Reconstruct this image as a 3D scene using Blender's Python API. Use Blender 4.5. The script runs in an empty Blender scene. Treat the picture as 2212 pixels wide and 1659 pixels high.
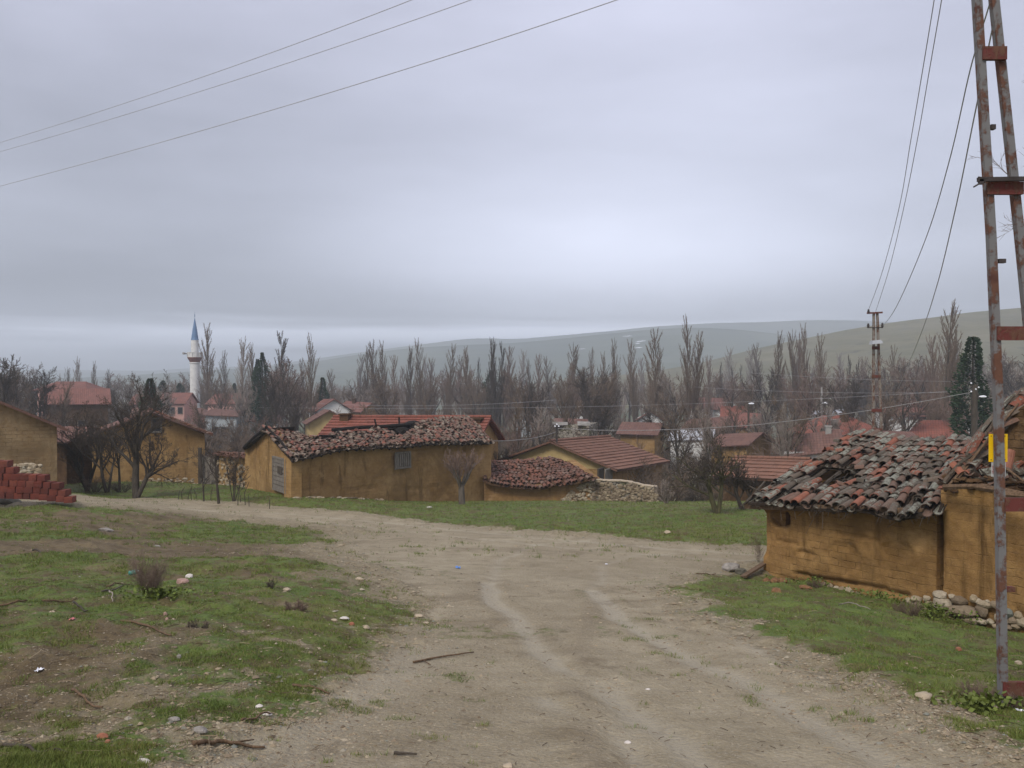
import bpy, math, random
import numpy as np
from mathutils import Vector, Matrix, noise as mnoise

SC = bpy.context.scene
COL = SC.collection
R = math.radians
# ------------------------------------------------------------------ camera
F = 1915.0; CX = 1106.0; CY = 829.5; PITCH = R(0.643)
cam_d = bpy.data.cameras.new('camera'); cam = bpy.data.objects.new('camera', cam_d); COL.objects.link(cam)
cam_d.sensor_width = 36; cam_d.lens = 36*F/2212; cam_d.clip_start = 0.1; cam_d.clip_end = 20000
cam.location = (0, 0, 0); cam.rotation_euler = (R(90)-PITCH, 0, 0)
SC.camera = cam
SC.render.engine = 'CYCLES'
SC.cycles.use_denoising = True
SC.cycles.max_bounces = 6; SC.cycles.diffuse_bounces = 3; SC.cycles.volume_bounces = 1
SC.cycles.transparent_max_bounces = 8; SC.cycles.volume_max_steps = 64
SC.view_settings.view_transform = 'Standard'; SC.view_settings.look = 'None'
SC.view_settings.gamma = 1.0; SC.view_settings.exposure = 0.85
# ------------------------------------------------------------------ node helpers
class NT:
    def __init__(s, tree): s.t = tree; s.n = tree.nodes; s.l = tree.links
    def new(s, typ, ins=None, **kw):
        n = s.n.new(typ)
        for k, v in kw.items(): setattr(n, k, v)
        for k, v in (ins or {}).items(): s.set(n, k, v)
        return n
    def set(s, n, k, v):
        i = n.inputs[k]
        if isinstance(v, bpy.types.NodeSocket): s.l.new(v, i)
        elif isinstance(v, tuple) and len(v) == 3 and i.type == 'RGBA': i.default_value = (*v, 1)
        else: i.default_value = v
    def noise(s, vec, scale, detail=4, rough=.55, dist=0, out='Fac'):
        n = s.new('ShaderNodeTexNoise', {'Scale': scale, 'Detail': detail, 'Roughness': rough, 'Distortion': dist})
        if vec is not None: s.l.new(vec, n.inputs['Vector'])
        return n.outputs[out]
    def math(s, op, a, b=0.0, c=0.0, clamp=False):
        n = s.new('ShaderNodeMath', operation=op, use_clamp=clamp)
        s.set(n, 0, a); s.set(n, 1, b); s.set(n, 2, c)
        return n.outputs[0]
    def mr(s, v, a, b, c=0.0, d=1.0, smooth=False):
        n = s.new('ShaderNodeMapRange', {'Value': v, 'From Min': a, 'From Max': b, 'To Min': c, 'To Max': d})
        if smooth: n.interpolation_type = 'SMOOTHSTEP'
        return n.outputs['Result']
    def mix(s, f, a, b, mode='MIX'):
        n = s.new('ShaderNodeMix', data_type='RGBA', blend_type=mode)
        s.set(n, 0, f)
        for idx, v in ((6, a), (7, b)):
            if isinstance(v, bpy.types.NodeSocket): s.l.new(v, n.inputs[idx])
            else: n.inputs[idx].default_value = (*v, 1) if len(v) == 3 else v
        return n.outputs[2]
    def ramp(s, fac, stops, interp='LINEAR'):
        n = s.new('ShaderNodeValToRGB'); cr = n.color_ramp; cr.interpolation = interp
        while len(cr.elements) < len(stops): cr.elements.new(.5)
        for e, (p, c) in zip(cr.elements, stops): e.position = p; e.color = (*c, 1)
        s.l.new(fac, n.inputs[0]); return n.outputs[0]
    def mapping(s, vec, scale=(1, 1, 1), loc=(0, 0, 0), rot=(0, 0, 0)):
        n = s.new('ShaderNodeMapping', {'Scale': scale, 'Location': loc, 'Rotation': rot}); s.l.new(vec, n.inputs['Vector'])
        return n.outputs[0]
# ------------------------------------------------------------------ world: overcast cloud deck over a Nishita sky
W = bpy.data.worlds.new('World'); SC.world = W; W.use_nodes = True
W.node_tree.nodes.clear(); w = NT(W.node_tree)
SUN_EL, SUN_AZ = R(48), R(215)
sky = w.new('ShaderNodeTexSky', sky_type='NISHITA'); sky.sun_disc = False
sky.sun_elevation = SUN_EL; sky.sun_rotation = SUN_AZ; sky.air_density = 1.2; sky.dust_density = 3
tc = w.new('ShaderNodeTexCoord').outputs['Generated']
nrm = w.new('ShaderNodeVectorMath', operation='NORMALIZE'); w.l.new(tc, nrm.inputs[0]); dirv = nrm.outputs[0]
sep = w.new('ShaderNodeSeparateXYZ', {'Vector': dirv})
zc, xc, yc = sep.outputs['Z'], sep.outputs['X'], sep.outputs['Y']
n1 = w.noise(w.mapping(dirv, (1.6, 1.6, 4.5), (3.1, .2, .4)), 1.0, 6, .5, .2)
n2 = w.noise(w.mapping(dirv, (3.0, 3.0, 15.0), (.7, 5.2, .1)), 1.2, 6, .55, .3)
n3 = w.noise(w.mapping(dirv, (2.2, 2.2, 38.0), (8.7, 1.2, .1)), 1.0, 4, .5, .2)
# brightest part of the deck: broad patch low in front, a little right of centre
def lobe(d, k):
    v = w.new('ShaderNodeVectorMath', operation='DOT_PRODUCT'); w.l.new(dirv, v.inputs[0]); v.inputs[1].default_value = d
    return w.math('EXPONENT', w.math('MULTIPLY', w.math('SUBTRACT', v.outputs['Value'], 1.0), k))
def sph(px, py):
    v = Vector(((px-CX)/F, 1, (808-py)/F)).normalized(); return tuple(v)
def lobe_ell(px, py, kx, kz):
    d = sph(px, py)
    a = w.math('POWER', w.math('SUBTRACT', xc, d[0]), 2); b = w.math('POWER', w.math('SUBTRACT', zc, d[2]), 2)
    e = w.math('ADD', w.math('MULTIPLY', a, kx), w.math('MULTIPLY', b, kz))
    front = w.mr(yc, 0, .5)
    return w.math('MULTIPLY', w.math('EXPONENT', w.math('MULTIPLY', e, -1)), front)
l1 = lobe_ell(1240, 590, 13, 170)
l2 = lobe_ell(250, 500, 14, 45)
l3 = lobe_ell(1500, 250, 7, 14)
val = w.math('ADD', .362, w.math('MULTIPLY', l1, .31))
val = w.math('SUBTRACT', val, w.math('MULTIPLY', l2, .10))
val = w.math('ADD', val, w.math('MULTIPLY', l3, .075))
val = w.math('ADD', val, w.math('MULTIPLY', w.math('SUBTRACT', n1, .5), .36))
val = w.math('ADD', val, w.math('MULTIPLY', w.math('SUBTRACT', n2, .5), .11))
# brighter slit under the deck along the horizon, dark band above it
n3c = w.mr(n3, .42, .62)
slit = w.math('EXPONENT', w.math('MULTIPLY', w.math('POWER', w.math('SUBTRACT', zc, .040), 2), -2600))
val = w.math('ADD', val, w.math('MULTIPLY', w.math('MULTIPLY', slit, n3c), .85))
band = w.math('EXPONENT', w.math('MULTIPLY', w.math('POWER', w.math('SUBTRACT', zc, .082), 2), -1300))
val = w.math('SUBTRACT', val, w.math('MULTIPLY', band, .075))
tint = w.mix(w.mr(zc, 0.05, .5), (.90, .95, 1.13), (.94, .95, 1.18))
cl = w.new('ShaderNodeVectorMath', operation='SCALE'); w.l.new(tint, cl.inputs[0]); w.l.new(w.math('MULTIPLY', val, 10.0), cl.inputs['Scale'])
# the ground hides everything under the horizon
skymix = w.mix(.93, sky.outputs[0], cl.outputs[0])
low = w.mr(zc, -.06, -.01)
skymix = w.mix(low, (1.6, 1.6, 1.5), skymix)
bg = w.new('ShaderNodeBackground', {'Color': skymix, 'Strength': .10})
wo = w.new('ShaderNodeOutputWorld'); w.l.new(bg.outputs[0], wo.inputs['Surface'])
# ------------------------------------------------------------------ sun behind the clouds
sd = bpy.data.lights.new('sun', 'SUN'); sd.energy = 1.45; sd.angle = R(18); sd.color = (1, .96, .9)
so = bpy.data.objects.new('sun', sd); COL.objects.link(so)
# light comes from behind the camera, to the left
so.rotation_euler = (R(90)-SUN_EL, 0, R(-32)); so.location = (0, -10, 30)
# ------------------------------------------------------------------ geometry helpers
cp, sp = math.cos(PITCH), math.sin(PITCH)
def P(px, py, d):
    """world point seen in the photograph at (px, py) and standing d metres ahead"""
    dx = px-CX; dy = -(py-CY)
    v = (dx, F*cp+dy*sp, -F*sp+dy*cp)
    k = d/v[1]
    return Vector((v[0]*k, d, v[2]*k))
def to_px(x, y, z):
    fw = y*cp-z*sp; up = y*sp+z*cp
    return CX+F*x/fw, CY-F*up/fw

def vnoise(x, y, seed=0):
    xi = np.floor(x).astype(np.int64); yi = np.floor(y).astype(np.int64)
    fx = x-xi; fy = y-yi; fx = fx*fx*(3-2*fx); fy = fy*fy*(3-2*fy)
    def h(a, b):
        n = (a*374761393+b*668265263+seed*974634777) & 0xffffffff
        n = ((n ^ (n >> 13))*1274126177) & 0xffffffff
        return ((n ^ (n >> 16)) & 0xffff)/65535.0
    return (h(xi, yi)*(1-fx)+h(xi+1, yi)*fx)*(1-fy)+(h(xi, yi+1)*(1-fx)+h(xi+1, yi+1)*fx)*fy
def fbm(x, y, s, oct=4, seed=0, gain=.5):
    r = 0; a = 1; t = 0
    for o in range(oct):
        r = r+a*vnoise(x*s+17.3*o, y*s+9.1*o, seed+o); t += a; a *= gain; s *= 2.03
    return r/t
# terrain: profile along the view + local corrections at known points
PR = [(-60, -1.0), (-5, -1.3), (1.5, -1.5), (3, -1.72), (4.6, -2.04), (6.3, -2.375), (9, -2.78), (12.5, -3.21), (17, -3.75), (21, -4.08), (25, -4.4), (30.5, -4.81),
      (36, -5.2), (40, -5.65), (44, -6.5), (50, -7.6), (60, -8.6), (80, -9.6), (110, -10.6), (170, -12), (400, -13.5), (9000, -14)]
PRX = np.array([p[0] for p in PR]); PRY = np.array([p[1] for p in PR])
def base(d):
    d = np.asarray(d, float)
    s = 0
    for o in (-.08, -.04, 0, .04, .08): s = s+np.interp(d*(1+o), PRX, PRY)
    return s/5
CT = [(0, 1659, 4.15), (400, 1659, 4.4), (1106, 1659, 4.6), (1800, 1659, 4.6), (2212, 1659, 4.7), (0, 1400, 8.0), (500, 1400, 8.4),
      (930, 1330, 11.2), (0, 1300, 10.6), (400, 1300, 11.0), (0, 1210, 15), (400, 1210, 15.5), (700, 1215, 16), (0, 1150, 20), (0, 1100, 25.5), (155, 1085, 27), (155, 1068, 31),
      (295, 1073, 35), (200, 1045, 44), (430, 1052, 44), (540, 1056, 37.5), (629, 1077, 33), (837, 1081, 37), (1045, 1084, 41),
      (1278, 1085, 40), (1420, 1087, 39.5), (1545, 1108, 29), (1650, 1230, 18.4), (1840, 1274, 16.8), (2030, 1322, 15.3), (2212, 1374, 14.1),
      (2165, 1530, 6.5), (2212, 1420, 10.2), (997, 1090, 35.5), (1440, 1085, 38), (1106, 1400, 9), (1500, 1300, 12.5), (1106, 1230, 17), (1600, 1180, 21), (472, 1088, 32)]
_c = []
for (px, py, d) in CT:
    p = P(px, py, d); _c.append((p.x/p.y, math.log(p.y), p.z-float(base(p.y))))
_c = np.array(_c)
_sx, _sy = .15, .17
def _feat(x, y):
    yy = np.maximum(y, 1.2)
    return x/np.maximum(yy, 3.0), np.log(yy)
_u, _v = _c[:, 0], _c[:, 1]
_K = np.exp(-(((_u[:, None]-_u[None])/_sx)**2+((_v[:, None]-_v[None])/_sy)**2))
_wt = np.linalg.solve(_K+np.eye(len(_u))*.006, _c[:, 2])
def TZ(x, y):
    x = np.asarray(x, float); y = np.asarray(y, float)
    u, v = _feat(x, y)
    z = base(y)
    for i in range(len(_u)):
        z = z+_wt[i]*np.exp(-(((u-_u[i])/_sx)**2+((v-_v[i])/_sy)**2))
    return z
def gz(x, y): return float(TZ(x, y))
def G(px, py, d0=3.0, d1=46.0):
    """ground point under a picture position"""
    ds = np.exp(np.linspace(math.log(d0), math.log(d1), 500))
    a = P(px, py, 1.0)
    dz = a.z*ds-TZ(a.x*ds, ds)
    k = np.argmax(dz < 0) if (dz < 0).any() else len(ds)-1
    k = max(k, 1); t = dz[k-1]/(dz[k-1]-dz[k]+1e-9) if dz[k] < 0 else 1
    d = ds[k-1]+(ds[k]-ds[k-1])*t
    return Vector((a.x*d, d, gz(a.x*d, d)))
# ------------------------------------------------------------------ mesh builder
class MB:
    def __init__(s): s.v = []; s.f = []; s.m = []; s.uv = []; s.c = []; s.cur = 0; s.cc = 0.0
    def add(s, vs, fs, uvs=None):
        o = len(s.v); s.v.extend(tuple(v) for v in vs)
        for k, f in enumerate(fs):
            s.f.append(tuple(i+o for i in f)); s.m.append(s.cur); s.c.append(s.cc)
            s.uv.extend(uvs[k] if uvs else [(vs[i][0], vs[i][2]) for i in f])
    def quad(s, a, b, c, d, uv=None): s.add([a, b, c, d], [(0, 1, 2, 3)], [uv] if uv else None)
    def box(s, c, size, rot=None, jit=0.0, taper=1.0):
        x, y, z = size[0]/2, size[1]/2, size[2]/2; c = Vector(c)
        vs = []
        for k in range(8):
            zz = z if k & 4 else -z; t = taper if k & 4 else 1
            v = Vector(((x if k & 1 else -x)*t, (y if k & 2 else -y)*t, zz))
            if jit: v += Vector((random.uniform(-jit, jit), random.uniform(-jit, jit), random.uniform(-jit, jit)))
            if rot is not None: v = rot @ v
            vs.append(v+c)
        s.add(vs, [(0, 2, 3, 1), (4, 5, 7, 6), (0, 1, 5, 4), (2, 6, 7, 3), (0, 4, 6, 2), (1, 3, 7, 5)])
    def beam(s, a, b, w, h, up=Vector((0, 0, 1)), jit=0):
        a = Vector(a); b = Vector(b); y = (b-a); L = y.length; y.normalize(); x = y.cross(up).normalized(); z = x.cross(y)
        s.box((a+b)/2, (w, L, h), Matrix((x, y, z)).transposed(), jit)
    def tube(s, pts, rad, n=6, cap=True):
        pts = [Vector(p) for p in pts]; o = len(s.v); k = len(pts)
        if not hasattr(rad, '__len__'): rad = [rad]*k
        t0 = (pts[1]-pts[0]).normalized(); ref = Vector((0, 0, 1)) if abs(t0.z) < .9 else Vector((1, 0, 0))
        x = t0.cross(ref).normalized()
        for i, p in enumerate(pts):
            t = (pts[min(i+1, k-1)]-pts[max(i-1, 0)]).normalized()
            x = (x-t*x.dot(t)).normalized(); y = t.cross(x)
            for j in range(n):
                a = 2*math.pi*j/n; v = p+(x*math.cos(a)+y*math.sin(a))*rad[i]; s.v.append(tuple(v))
        L = 0
        for i in range(k-1):
            L2 = L+(pts[i+1]-pts[i]).length
            for j in range(n):
                j2 = (j+1) % n
                s.f.append((o+i*n+j, o+i*n+j2, o+(i+1)*n+j2, o+(i+1)*n+j)); s.m.append(s.cur); s.c.append(s.cc)
                s.uv.extend([(j/n, L), ((j+1)/n, L), ((j+1)/n, L2), (j/n, L2)])
            L = L2
        if cap and n > 3:
            for base_, rev in ((o, 1), (o+(k-1)*n, 0)):
                f = [base_+j for j in range(n)]
                if rev: f.reverse()
                s.f.append(tuple(f)); s.m.append(s.cur); s.c.append(s.cc); s.uv.extend([(0, 0)]*n)
    def rock(s, c, size, seed=0, rot=0.0, rough=.25):
        """irregular angular stone"""
        rnd = random.Random(seed); c = Vector(c)
        V, Fc = ICO
        off = Vector((rnd.uniform(0, 50), rnd.uniform(0, 50), rnd.uniform(0, 50)))
        q = Matrix.Rotation(rot, 3, 'Z') @ Matrix.Rotation(rnd.uniform(-.25, .25), 3, 'X')
        cuts = [(Vector((rnd.gauss(0, 1), rnd.gauss(0, 1), rnd.gauss(0, 1))).normalized(), rnd.uniform(.6, .85)) for _ in range(5)]
        vs = []
        for v in V:
            p = v*(1+rough*mnoise.noise(v*1.4+off)*1.3)
            for nn, dd in cuts:
                e = p.dot(nn)-dd
                if e > 0: p = p-nn*e*.85
            p = Vector((p.x*size[0], p.y*size[1], p.z*size[2])); vs.append(q @ p+c)
        s.add(vs, Fc)
    def build(s, name, mats, parent=None, smooth=False, loc=None):
        me = bpy.data.meshes.new(name)
        off = Vector(loc) if loc is not None else (Vector(parent['_o']) if parent is not None and '_o' in parent else Vector((0, 0, 0)))
        me.from_pydata([tuple(Vector(v)-off) for v in s.v], [], s.f)
        if not isinstance(mats, (list, tuple)): mats = [mats]
        for m in mats: me.materials.append(m)
        me.polygons.foreach_set('material_index', s.m)
        me.polygons.foreach_set('use_smooth', [smooth]*len(s.f))
        uvl = me.uv_layers.new(name='UVMap'); uvl.data.foreach_set('uv', [c for uv in s.uv for c in uv])
        at = me.attributes.new('tone', 'FLOAT', 'FACE'); at.data.foreach_set('value', s.c)
        o = bpy.data.objects.new(name, me); COL.objects.link(o)
        if parent is not None: o.parent = parent
        if loc is not None:
            o.location = loc; o['_o'] = tuple(loc)
        elif parent is not None and '_o' in parent: o['_o'] = parent['_o']
        return o
def _ico():
    import bmesh
    bm = bmesh.new(); bmesh.ops.create_icosphere(bm, subdivisions=2, radius=1)
    V = [v.co.copy() for v in bm.verts]; Fc = [tuple(v.index for v in f.verts) for f in bm.faces]; bm.free()
    return V, Fc
ICO = _ico()
def thing(name, label, cat, loc, group=None):
    o = bpy.data.objects.new(name, None); COL.objects.link(o); o.location = loc; o['_o'] = tuple(loc)
    o.empty_display_size = .2; return tag(o, label, cat, group)
def tag(o, label=None, cat=None, group=None, kind=None):
    if label: o['label'] = label
    if cat: o['category'] = cat
    if group: o['group'] = group
    if kind: o['kind'] = kind
    return o
def copy_tree(o, parent=None):
    c = o.copy(); COL.objects.link(c)
    if parent is not None: c.parent = parent; c.matrix_parent_inverse = o.matrix_parent_inverse.copy()
    for ch in o.children: copy_tree(ch, c)
    return c
# ------------------------------------------------------------------ materials
def mat(name):
    m = bpy.data.materials.new(name); m.use_nodes = True; m.node_tree.nodes.clear(); t = NT(m.node_tree)
    out = t.new('ShaderNodeOutputMaterial'); b = t.new('ShaderNodeBsdfPrincipled'); t.l.new(b.outputs[0], out.inputs['Surface'])
    b.inputs['Roughness'].default_value = .9; b.inputs['Specular IOR Level'].default_value = .25
    t.b = b; t.m = m
    t.obj = t.new('ShaderNodeTexCoord').outputs['Object']
    t.uv = t.new('ShaderNodeUVMap', uv_map='UVMap').outputs[0]
    t.geo = t.new('ShaderNodeNewGeometry').outputs['Position']
    return t
def bump(t, h, dist, strength=1.0):
    n = t.new('ShaderNodeBump', {'Height': h, 'Distance': dist, 'Strength': strength}); t.l.new(n.outputs[0], t.b.inputs['Normal'])
def plain(name, col, rough=.85, var=.25, scale=6, bmp=0, metal=0, spec=None, coord='obj'):
    t = mat(name); n = t.noise(getattr(t, coord), scale, 5, .6)
    c = t.mix(t.mr(n, .3, .7), tuple(x*(1-var) for x in col), tuple(min(1, x*(1+var)) for x in col))
    t.set(t.b, 'Base Color', c); t.set(t.b, 'Roughness', rough); t.set(t.b, 'Metallic', metal)
    if spec is not None: t.set(t.b, 'Specular IOR Level', spec)
    if bmp: bump(t, n, bmp)
    return t.m
M = {}
def mud_material(name, c1, c2, c3, brick=1.0, stain=.5, scale=1.0, seed=0.0):
    t = mat(name); uv = t.uv
    co = t.mapping(t.obj, (scale, scale, scale), (seed, seed, 0))
    a = t.noise(co, 1.1, 6, .62, .4); bn = t.noise(co, 6.0, 6, .65); cn = t.noise(co, 38, 4, .7)
    col = t.mix(t.mr(a, .35, .65), c1, c2); col = t.mix(t.math('MULTIPLY', t.mr(bn, .4, .75), .6), col, c3)
    col = t.mix(t.mr(cn, .58, .8, 0, .45), col, tuple(min(1, x*1.5) for x in c2)); col = t.mix(t.mr(cn, .25, .42, .5, 0), col, tuple(x*.45 for x in c3))
    # adobe courses showing through the worn plaster
    wob = t.noise(uv, 3.0, 3, out='Color'); wv = t.new('ShaderNodeVectorMath', operation='MULTIPLY_ADD'); t.l.new(wob, wv.inputs[0]); wv.inputs[1].default_value = (.10, .08, 0); t.l.new(uv, wv.inputs[2])
    br = t.new('ShaderNodeTexBrick', {'Scale': 1.0, 'Mortar Size': .012, 'Mortar Smooth': .6, 'Brick Width': .36, 'Row Height': .135, 'Bias': 0})
    t.l.new(wv.outputs[0], br.inputs['Vector']); br.inputs['Color1'].default_value = (1, 1, 1, 1); br.inputs['Color2'].default_value = (.72, .72, .72, 1); br.inputs['Mortar'].default_value = (0, 0, 0, 1)
    show = t.mr(t.noise(co, .9, 4, .6, .3), .42, .6, 0, brick)
    mort = t.math('MULTIPLY', br.outputs['Fac'], show)
    worn = t.mr(t.noise(co, 7.0, 3, .6), .40, .62)
    mort = t.math('MULTIPLY', mort, worn)
    col = t.mix(t.math('MULTIPLY', mort, .55), col, tuple(x*.42 for x in c3))
    col = t.mix(t.math('MULTIPLY', show, .35), col, t.mix(1.0, col, br.outputs['Color'], 'MULTIPLY'))
    # rain stains: vertical, with shapes of their own
    sv = t.mapping(uv, (2.2, .38, 1), (seed, 0, 0)); st = t.noise(sv, 1.0, 6, .6, .6)
    stm = t.mr(st, .56, .68, 0, stain); col = t.mix(stm, col, tuple(x*.33 for x in c1))
    pl = t.mr(t.noise(t.mapping(uv, (.7, .9, 1), (seed+4, 2, 0)), 1.0, 5, .6, .5), .62, .68, 0, .5); col = t.mix(pl, col, tuple(min(1, x*1.25+.02) for x in c2))
    straw = t.mr(t.noise(t.mapping(uv, (34, 90, 1)), 1.0, 2, .5, 1.5), .68, .74, 0, .35); col = t.mix(straw, col, (.46, .34, .17))
    big = t.mr(t.noise(co, .55, 5, .65, .6), .50, .60, 0, .55); col = t.mix(big, col, tuple(x*.55 for x in c1))
    t.set(t.b, 'Base Color', col); t.set(t.b, 'Roughness', .95); t.set(t.b, 'Specular IOR Level', .1)
    h = t.math('ADD', t.math('MULTIPLY', bn, .6), t.math('MULTIPLY', cn, .25)); h = t.math('ADD', h, t.math('MULTIPLY', a, .8)); h = t.math('SUBTRACT', h, t.math('MULTIPLY', mort, .6))
    h = t.math('ADD', h, t.math('MULTIPLY', pl, .5))
    bump(t, h, .035); return t.m
M['mud'] = mud_material('ochre_adobe', (.235, .130, .045), (.340, .205, .080), (.150, .075, .027), .55, .95)
M['mud_far'] = mud_material('ochre_adobe_far', (.275, .162, .062), (.385, .25, .11), (.18, .098, .038), .4, .85, .7, 7)
M['mud_pale'] = mud_material('pale_adobe', (.27, .155, .062), (.37, .23, .105), (.19, .10, .038), .6, .55, .8, 13)
M['mud_block'] = mud_material('adobe_block_wall', (.24, .165, .085), (.34, .25, .14), (.20, .105, .035), .8, .4, 1.0, 21)
M['mud_dark'] = mud_material('dark_earth', (.075, .042, .022), (.12, .07, .035), (.045, .025, .013), .5, .5, 1.0, 3)
def stone_material(name, c1, c2, mortar, sc=4.0, moss=.3):
    t = mat(name)
    v1 = t.new('ShaderNodeTexVoronoi', {'Scale': sc, 'Randomness': .9}, feature='DISTANCE_TO_EDGE'); v2 = t.new('ShaderNodeTexVoronoi', {'Scale': sc, 'Randomness': .9})
    wob = t.noise(t.uv, 5, 3, out='Color'); wv = t.new('ShaderNodeVectorMath', operation='MULTIPLY_ADD'); t.l.new(wob, wv.inputs[0]); wv.inputs[1].default_value = (.12, .12, 0); t.l.new(t.mapping(t.uv, (.8, 1.35, 1)), wv.inputs[2])
    t.l.new(wv.outputs[0], v1.inputs['Vector']); t.l.new(wv.outputs[0], v2.inputs['Vector'])
    sepc = t.new('ShaderNodeSeparateColor'); t.l.new(v2.outputs['Color'], sepc.inputs[0])
    col = t.mix(sepc.outputs[0], c1, c2); n = t.noise(t.obj, 9, 5, .65); col = t.mix(t.mr(n, .35, .7, 0, .5), col, tuple(x*.6 for x in c1))
    mo = t.mr(t.noise(t.obj, 1.4, 4, .6), .5, .62, 0, moss); col = t.mix(mo, col, (.06, .065, .018))
    e = t.mr(v1.outputs['Distance'], .015, .07); col = t.mix(e, mortar, col)
    t.set(t.b, 'Base Color', col); bump(t, t.math('ADD', e, t.math('MULTIPLY', n, .4)), .05); return t.m
M['stone_wall'] = stone_material('rubble_stone', (.20, .175, .14), (.42, .38, .31), (.05, .035, .02), 4.6, .75)
M['stone_pale'] = stone_material('pale_rubble', (.30, .27, .23), (.5, .46, .4), (.10, .07, .045), 5.0, .1)
M['rock'] = plain('limestone', (.40, .325, .23), .9, .35, 7, .02)
M['rock_grey'] = plain('grey_stone', (.26, .235, .205), .9, .35, 9, .02)
M['rock_dark'] = plain('dark_stone', (.11, .10, .075), .9, .4, 8, .02)
def tone_rock():
    t = mat('mixed_stones'); a = t.new('ShaderNodeAttribute', attribute_name='tone'); n = t.noise(t.obj, 14, 5, .65)
    col = t.ramp(a.outputs['Fac'], [(0, (.13, .095, .06)), (.3, (.22, .17, .115)), (.6, (.32, .255, .165)), (.9, (.42, .36, .265)), (1, (.15, .17, .15))])
    col = t.mix(t.mr(n, .4, .7, 0, .5), col, (.12, .085, .05)); t.set(t.b, 'Base Color', col); bump(t, n, .02); return t.m
M['stones'] = tone_rock()
def tile_material(name, stops, lichen=(.33, .34, .29), lich=.6, sc=16):
    """clay tiles: one tone per tile (face attribute), crusts of lichen on top"""
    t = mat(name); a = t.new('ShaderNodeAttribute', attribute_name='tone').outputs['Fac']
    col = t.ramp(a, stops); n = t.noise(t.obj, 5, 4, .6); col = t.mix(t.mr(n, .35, .7, 0, .55), col, t.mix(1, col, (.45, .42, .42), 'MULTIPLY'))
    per = t.math('FRACT', t.math('MULTIPLY', a, 37.7))
    l = t.noise(t.obj, sc, 5, .72); thr = t.math('SUBTRACT', .66, t.math('MULTIPLY', per, .30*lich+.05))
    m = t.mr(t.math('SUBTRACT', l, thr), -.01, .045, 0, 1)
    geo = t.new('ShaderNodeNewGeometry'); sz = t.new('ShaderNodeSeparateXYZ', {'Vector': geo.outputs['Normal']}).outputs['Z']
    up = t.mr(sz, .15, .6)
    l2 = t.mix(t.noise(t.obj, 7, 3), tuple(x*.72 for x in lichen), tuple(x*1.25 for x in lichen))
    col = t.mix(t.math('MULTIPLY', m, t.math('MULTIPLY', up, min(1, lich+.25))), col, l2)
    dk = t.noise(t.obj, 30, 3, .6); col = t.mix(t.mr(dk, .62, .75, 0, .7), col, (.05, .04, .032))
    t.set(t.b, 'Base Color', col); bump(t, t.math('ADD', l, m), .008); return t.m
M['tile_near'] = tile_material('lichened_clay_tile', [(0, (.235, .082, .05)), (.22, (.29, .115, .07)), (.38, (.18, .10, .07)), (.7, (.15, .115, .085)), (1, (.095, .08, .06))], (.225, .225, .18), .72, 15)
M['tile_long'] = tile_material('weathered_clay_tile', [(0, (.23, .09, .06)), (.3, (.17, .09, .065)), (.6, (.14, .095, .07)), (.85, (.20, .145, .105)), (1, (.08, .06, .048))], (.30, .26, .20), .5, 9)
M['tile_small'] = tile_material('dark_red_clay_tile', [(0, (.215, .09, .058)), (.4, (.17, .083, .056)), (.75, (.125, .07, .05)), (1, (.22, .145, .11))], (.30, .2, .17), .15, 9)
def course_material(name, c1, c2, moss=.2, row=.33, colw=.22, rowdark=.6):
    t = mat(name); s2 = t.new('ShaderNodeSeparateXYZ', {'Vector': t.uv}); u, v = s2.outputs['X'], s2.outputs['Y']
    fr = t.math('FRACT', t.math('DIVIDE', v, row)); fc = t.math('FRACT', t.math('DIVIDE', u, colw))
    n = t.noise(t.obj, .9, 5, .6); n2 = t.noise(t.obj, 6, 4, .65)
    cell = t.new('ShaderNodeTexWhiteNoise', noise_dimensions='2D'); cv = t.new('ShaderNodeCombineXYZ', {'X': t.math('FLOOR', t.math('DIVIDE', u, colw)), 'Y': t.math('FLOOR', t.math('DIVIDE', v, row))}); t.l.new(cv.outputs[0], cell.inputs['Vector'])
    col = t.mix(cell.outputs['Value'], c1, c2); col = t.mix(t.mr(n, .4, .65, 0, .55), col, tuple(x*.62 for x in c1)); col = t.mix(t.mr(n2, .55, .75, 0, .5), col, tuple(x*.5 for x in c2))
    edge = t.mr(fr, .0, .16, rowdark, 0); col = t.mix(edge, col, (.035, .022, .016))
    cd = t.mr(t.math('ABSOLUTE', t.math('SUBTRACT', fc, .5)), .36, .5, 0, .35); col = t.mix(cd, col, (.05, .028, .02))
    col = t.mix(t.mr(t.noise(t.obj, 1.7, 5, .65), .6, .7, 0, moss), col, (.15, .13, .09))
    t.set(t.b, 'Base Color', col); wave = t.math('SINE', t.math('MULTIPLY', fc, 6.283)); bump(t, t.math('ADD', t.math('MULTIPLY', wave, .3), t.math('MULTIPLY', fr, -1)), .03); return t.m
M['roof_red'] = course_material('red_interlocking_tile', (.27, .088, .058), (.205, .078, .055), .3)
M['roof_pinkred'] = course_material('faded_red_tile', (.25, .125, .083), (.20, .105, .072), .35, .36)
M['roof_brown'] = course_material('old_brown_tile', (.19, .10, .075), (.14, .075, .06), .4)
M['roof_far'] = course_material('far_red_tile', (.235, .100, .075), (.185, .085, .066), .3)
M['white'] = plain('whitewash', (.62, .61, .58), .9, .12, 1.5, .005)
M['white_blue'] = plain('bluish_whitewash', (.36, .39, .40), .9, .12, 1.5)
M['pink'] = plain('pink_plaster', (.52, .30, .25), .9, .15, 1.2)
M['green_pale'] = plain('pale_green_plaster', (.50, .58, .40), .9, .12, 1.2)
M['yellow_wall'] = plain('yellow_ochre_plaster', (.42, .31, .14), .9, .2, 1.2)
M['glass'] = plain('dark_window_glass', (.02, .022, .026), .2, .2, 2, spec=.5)
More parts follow.
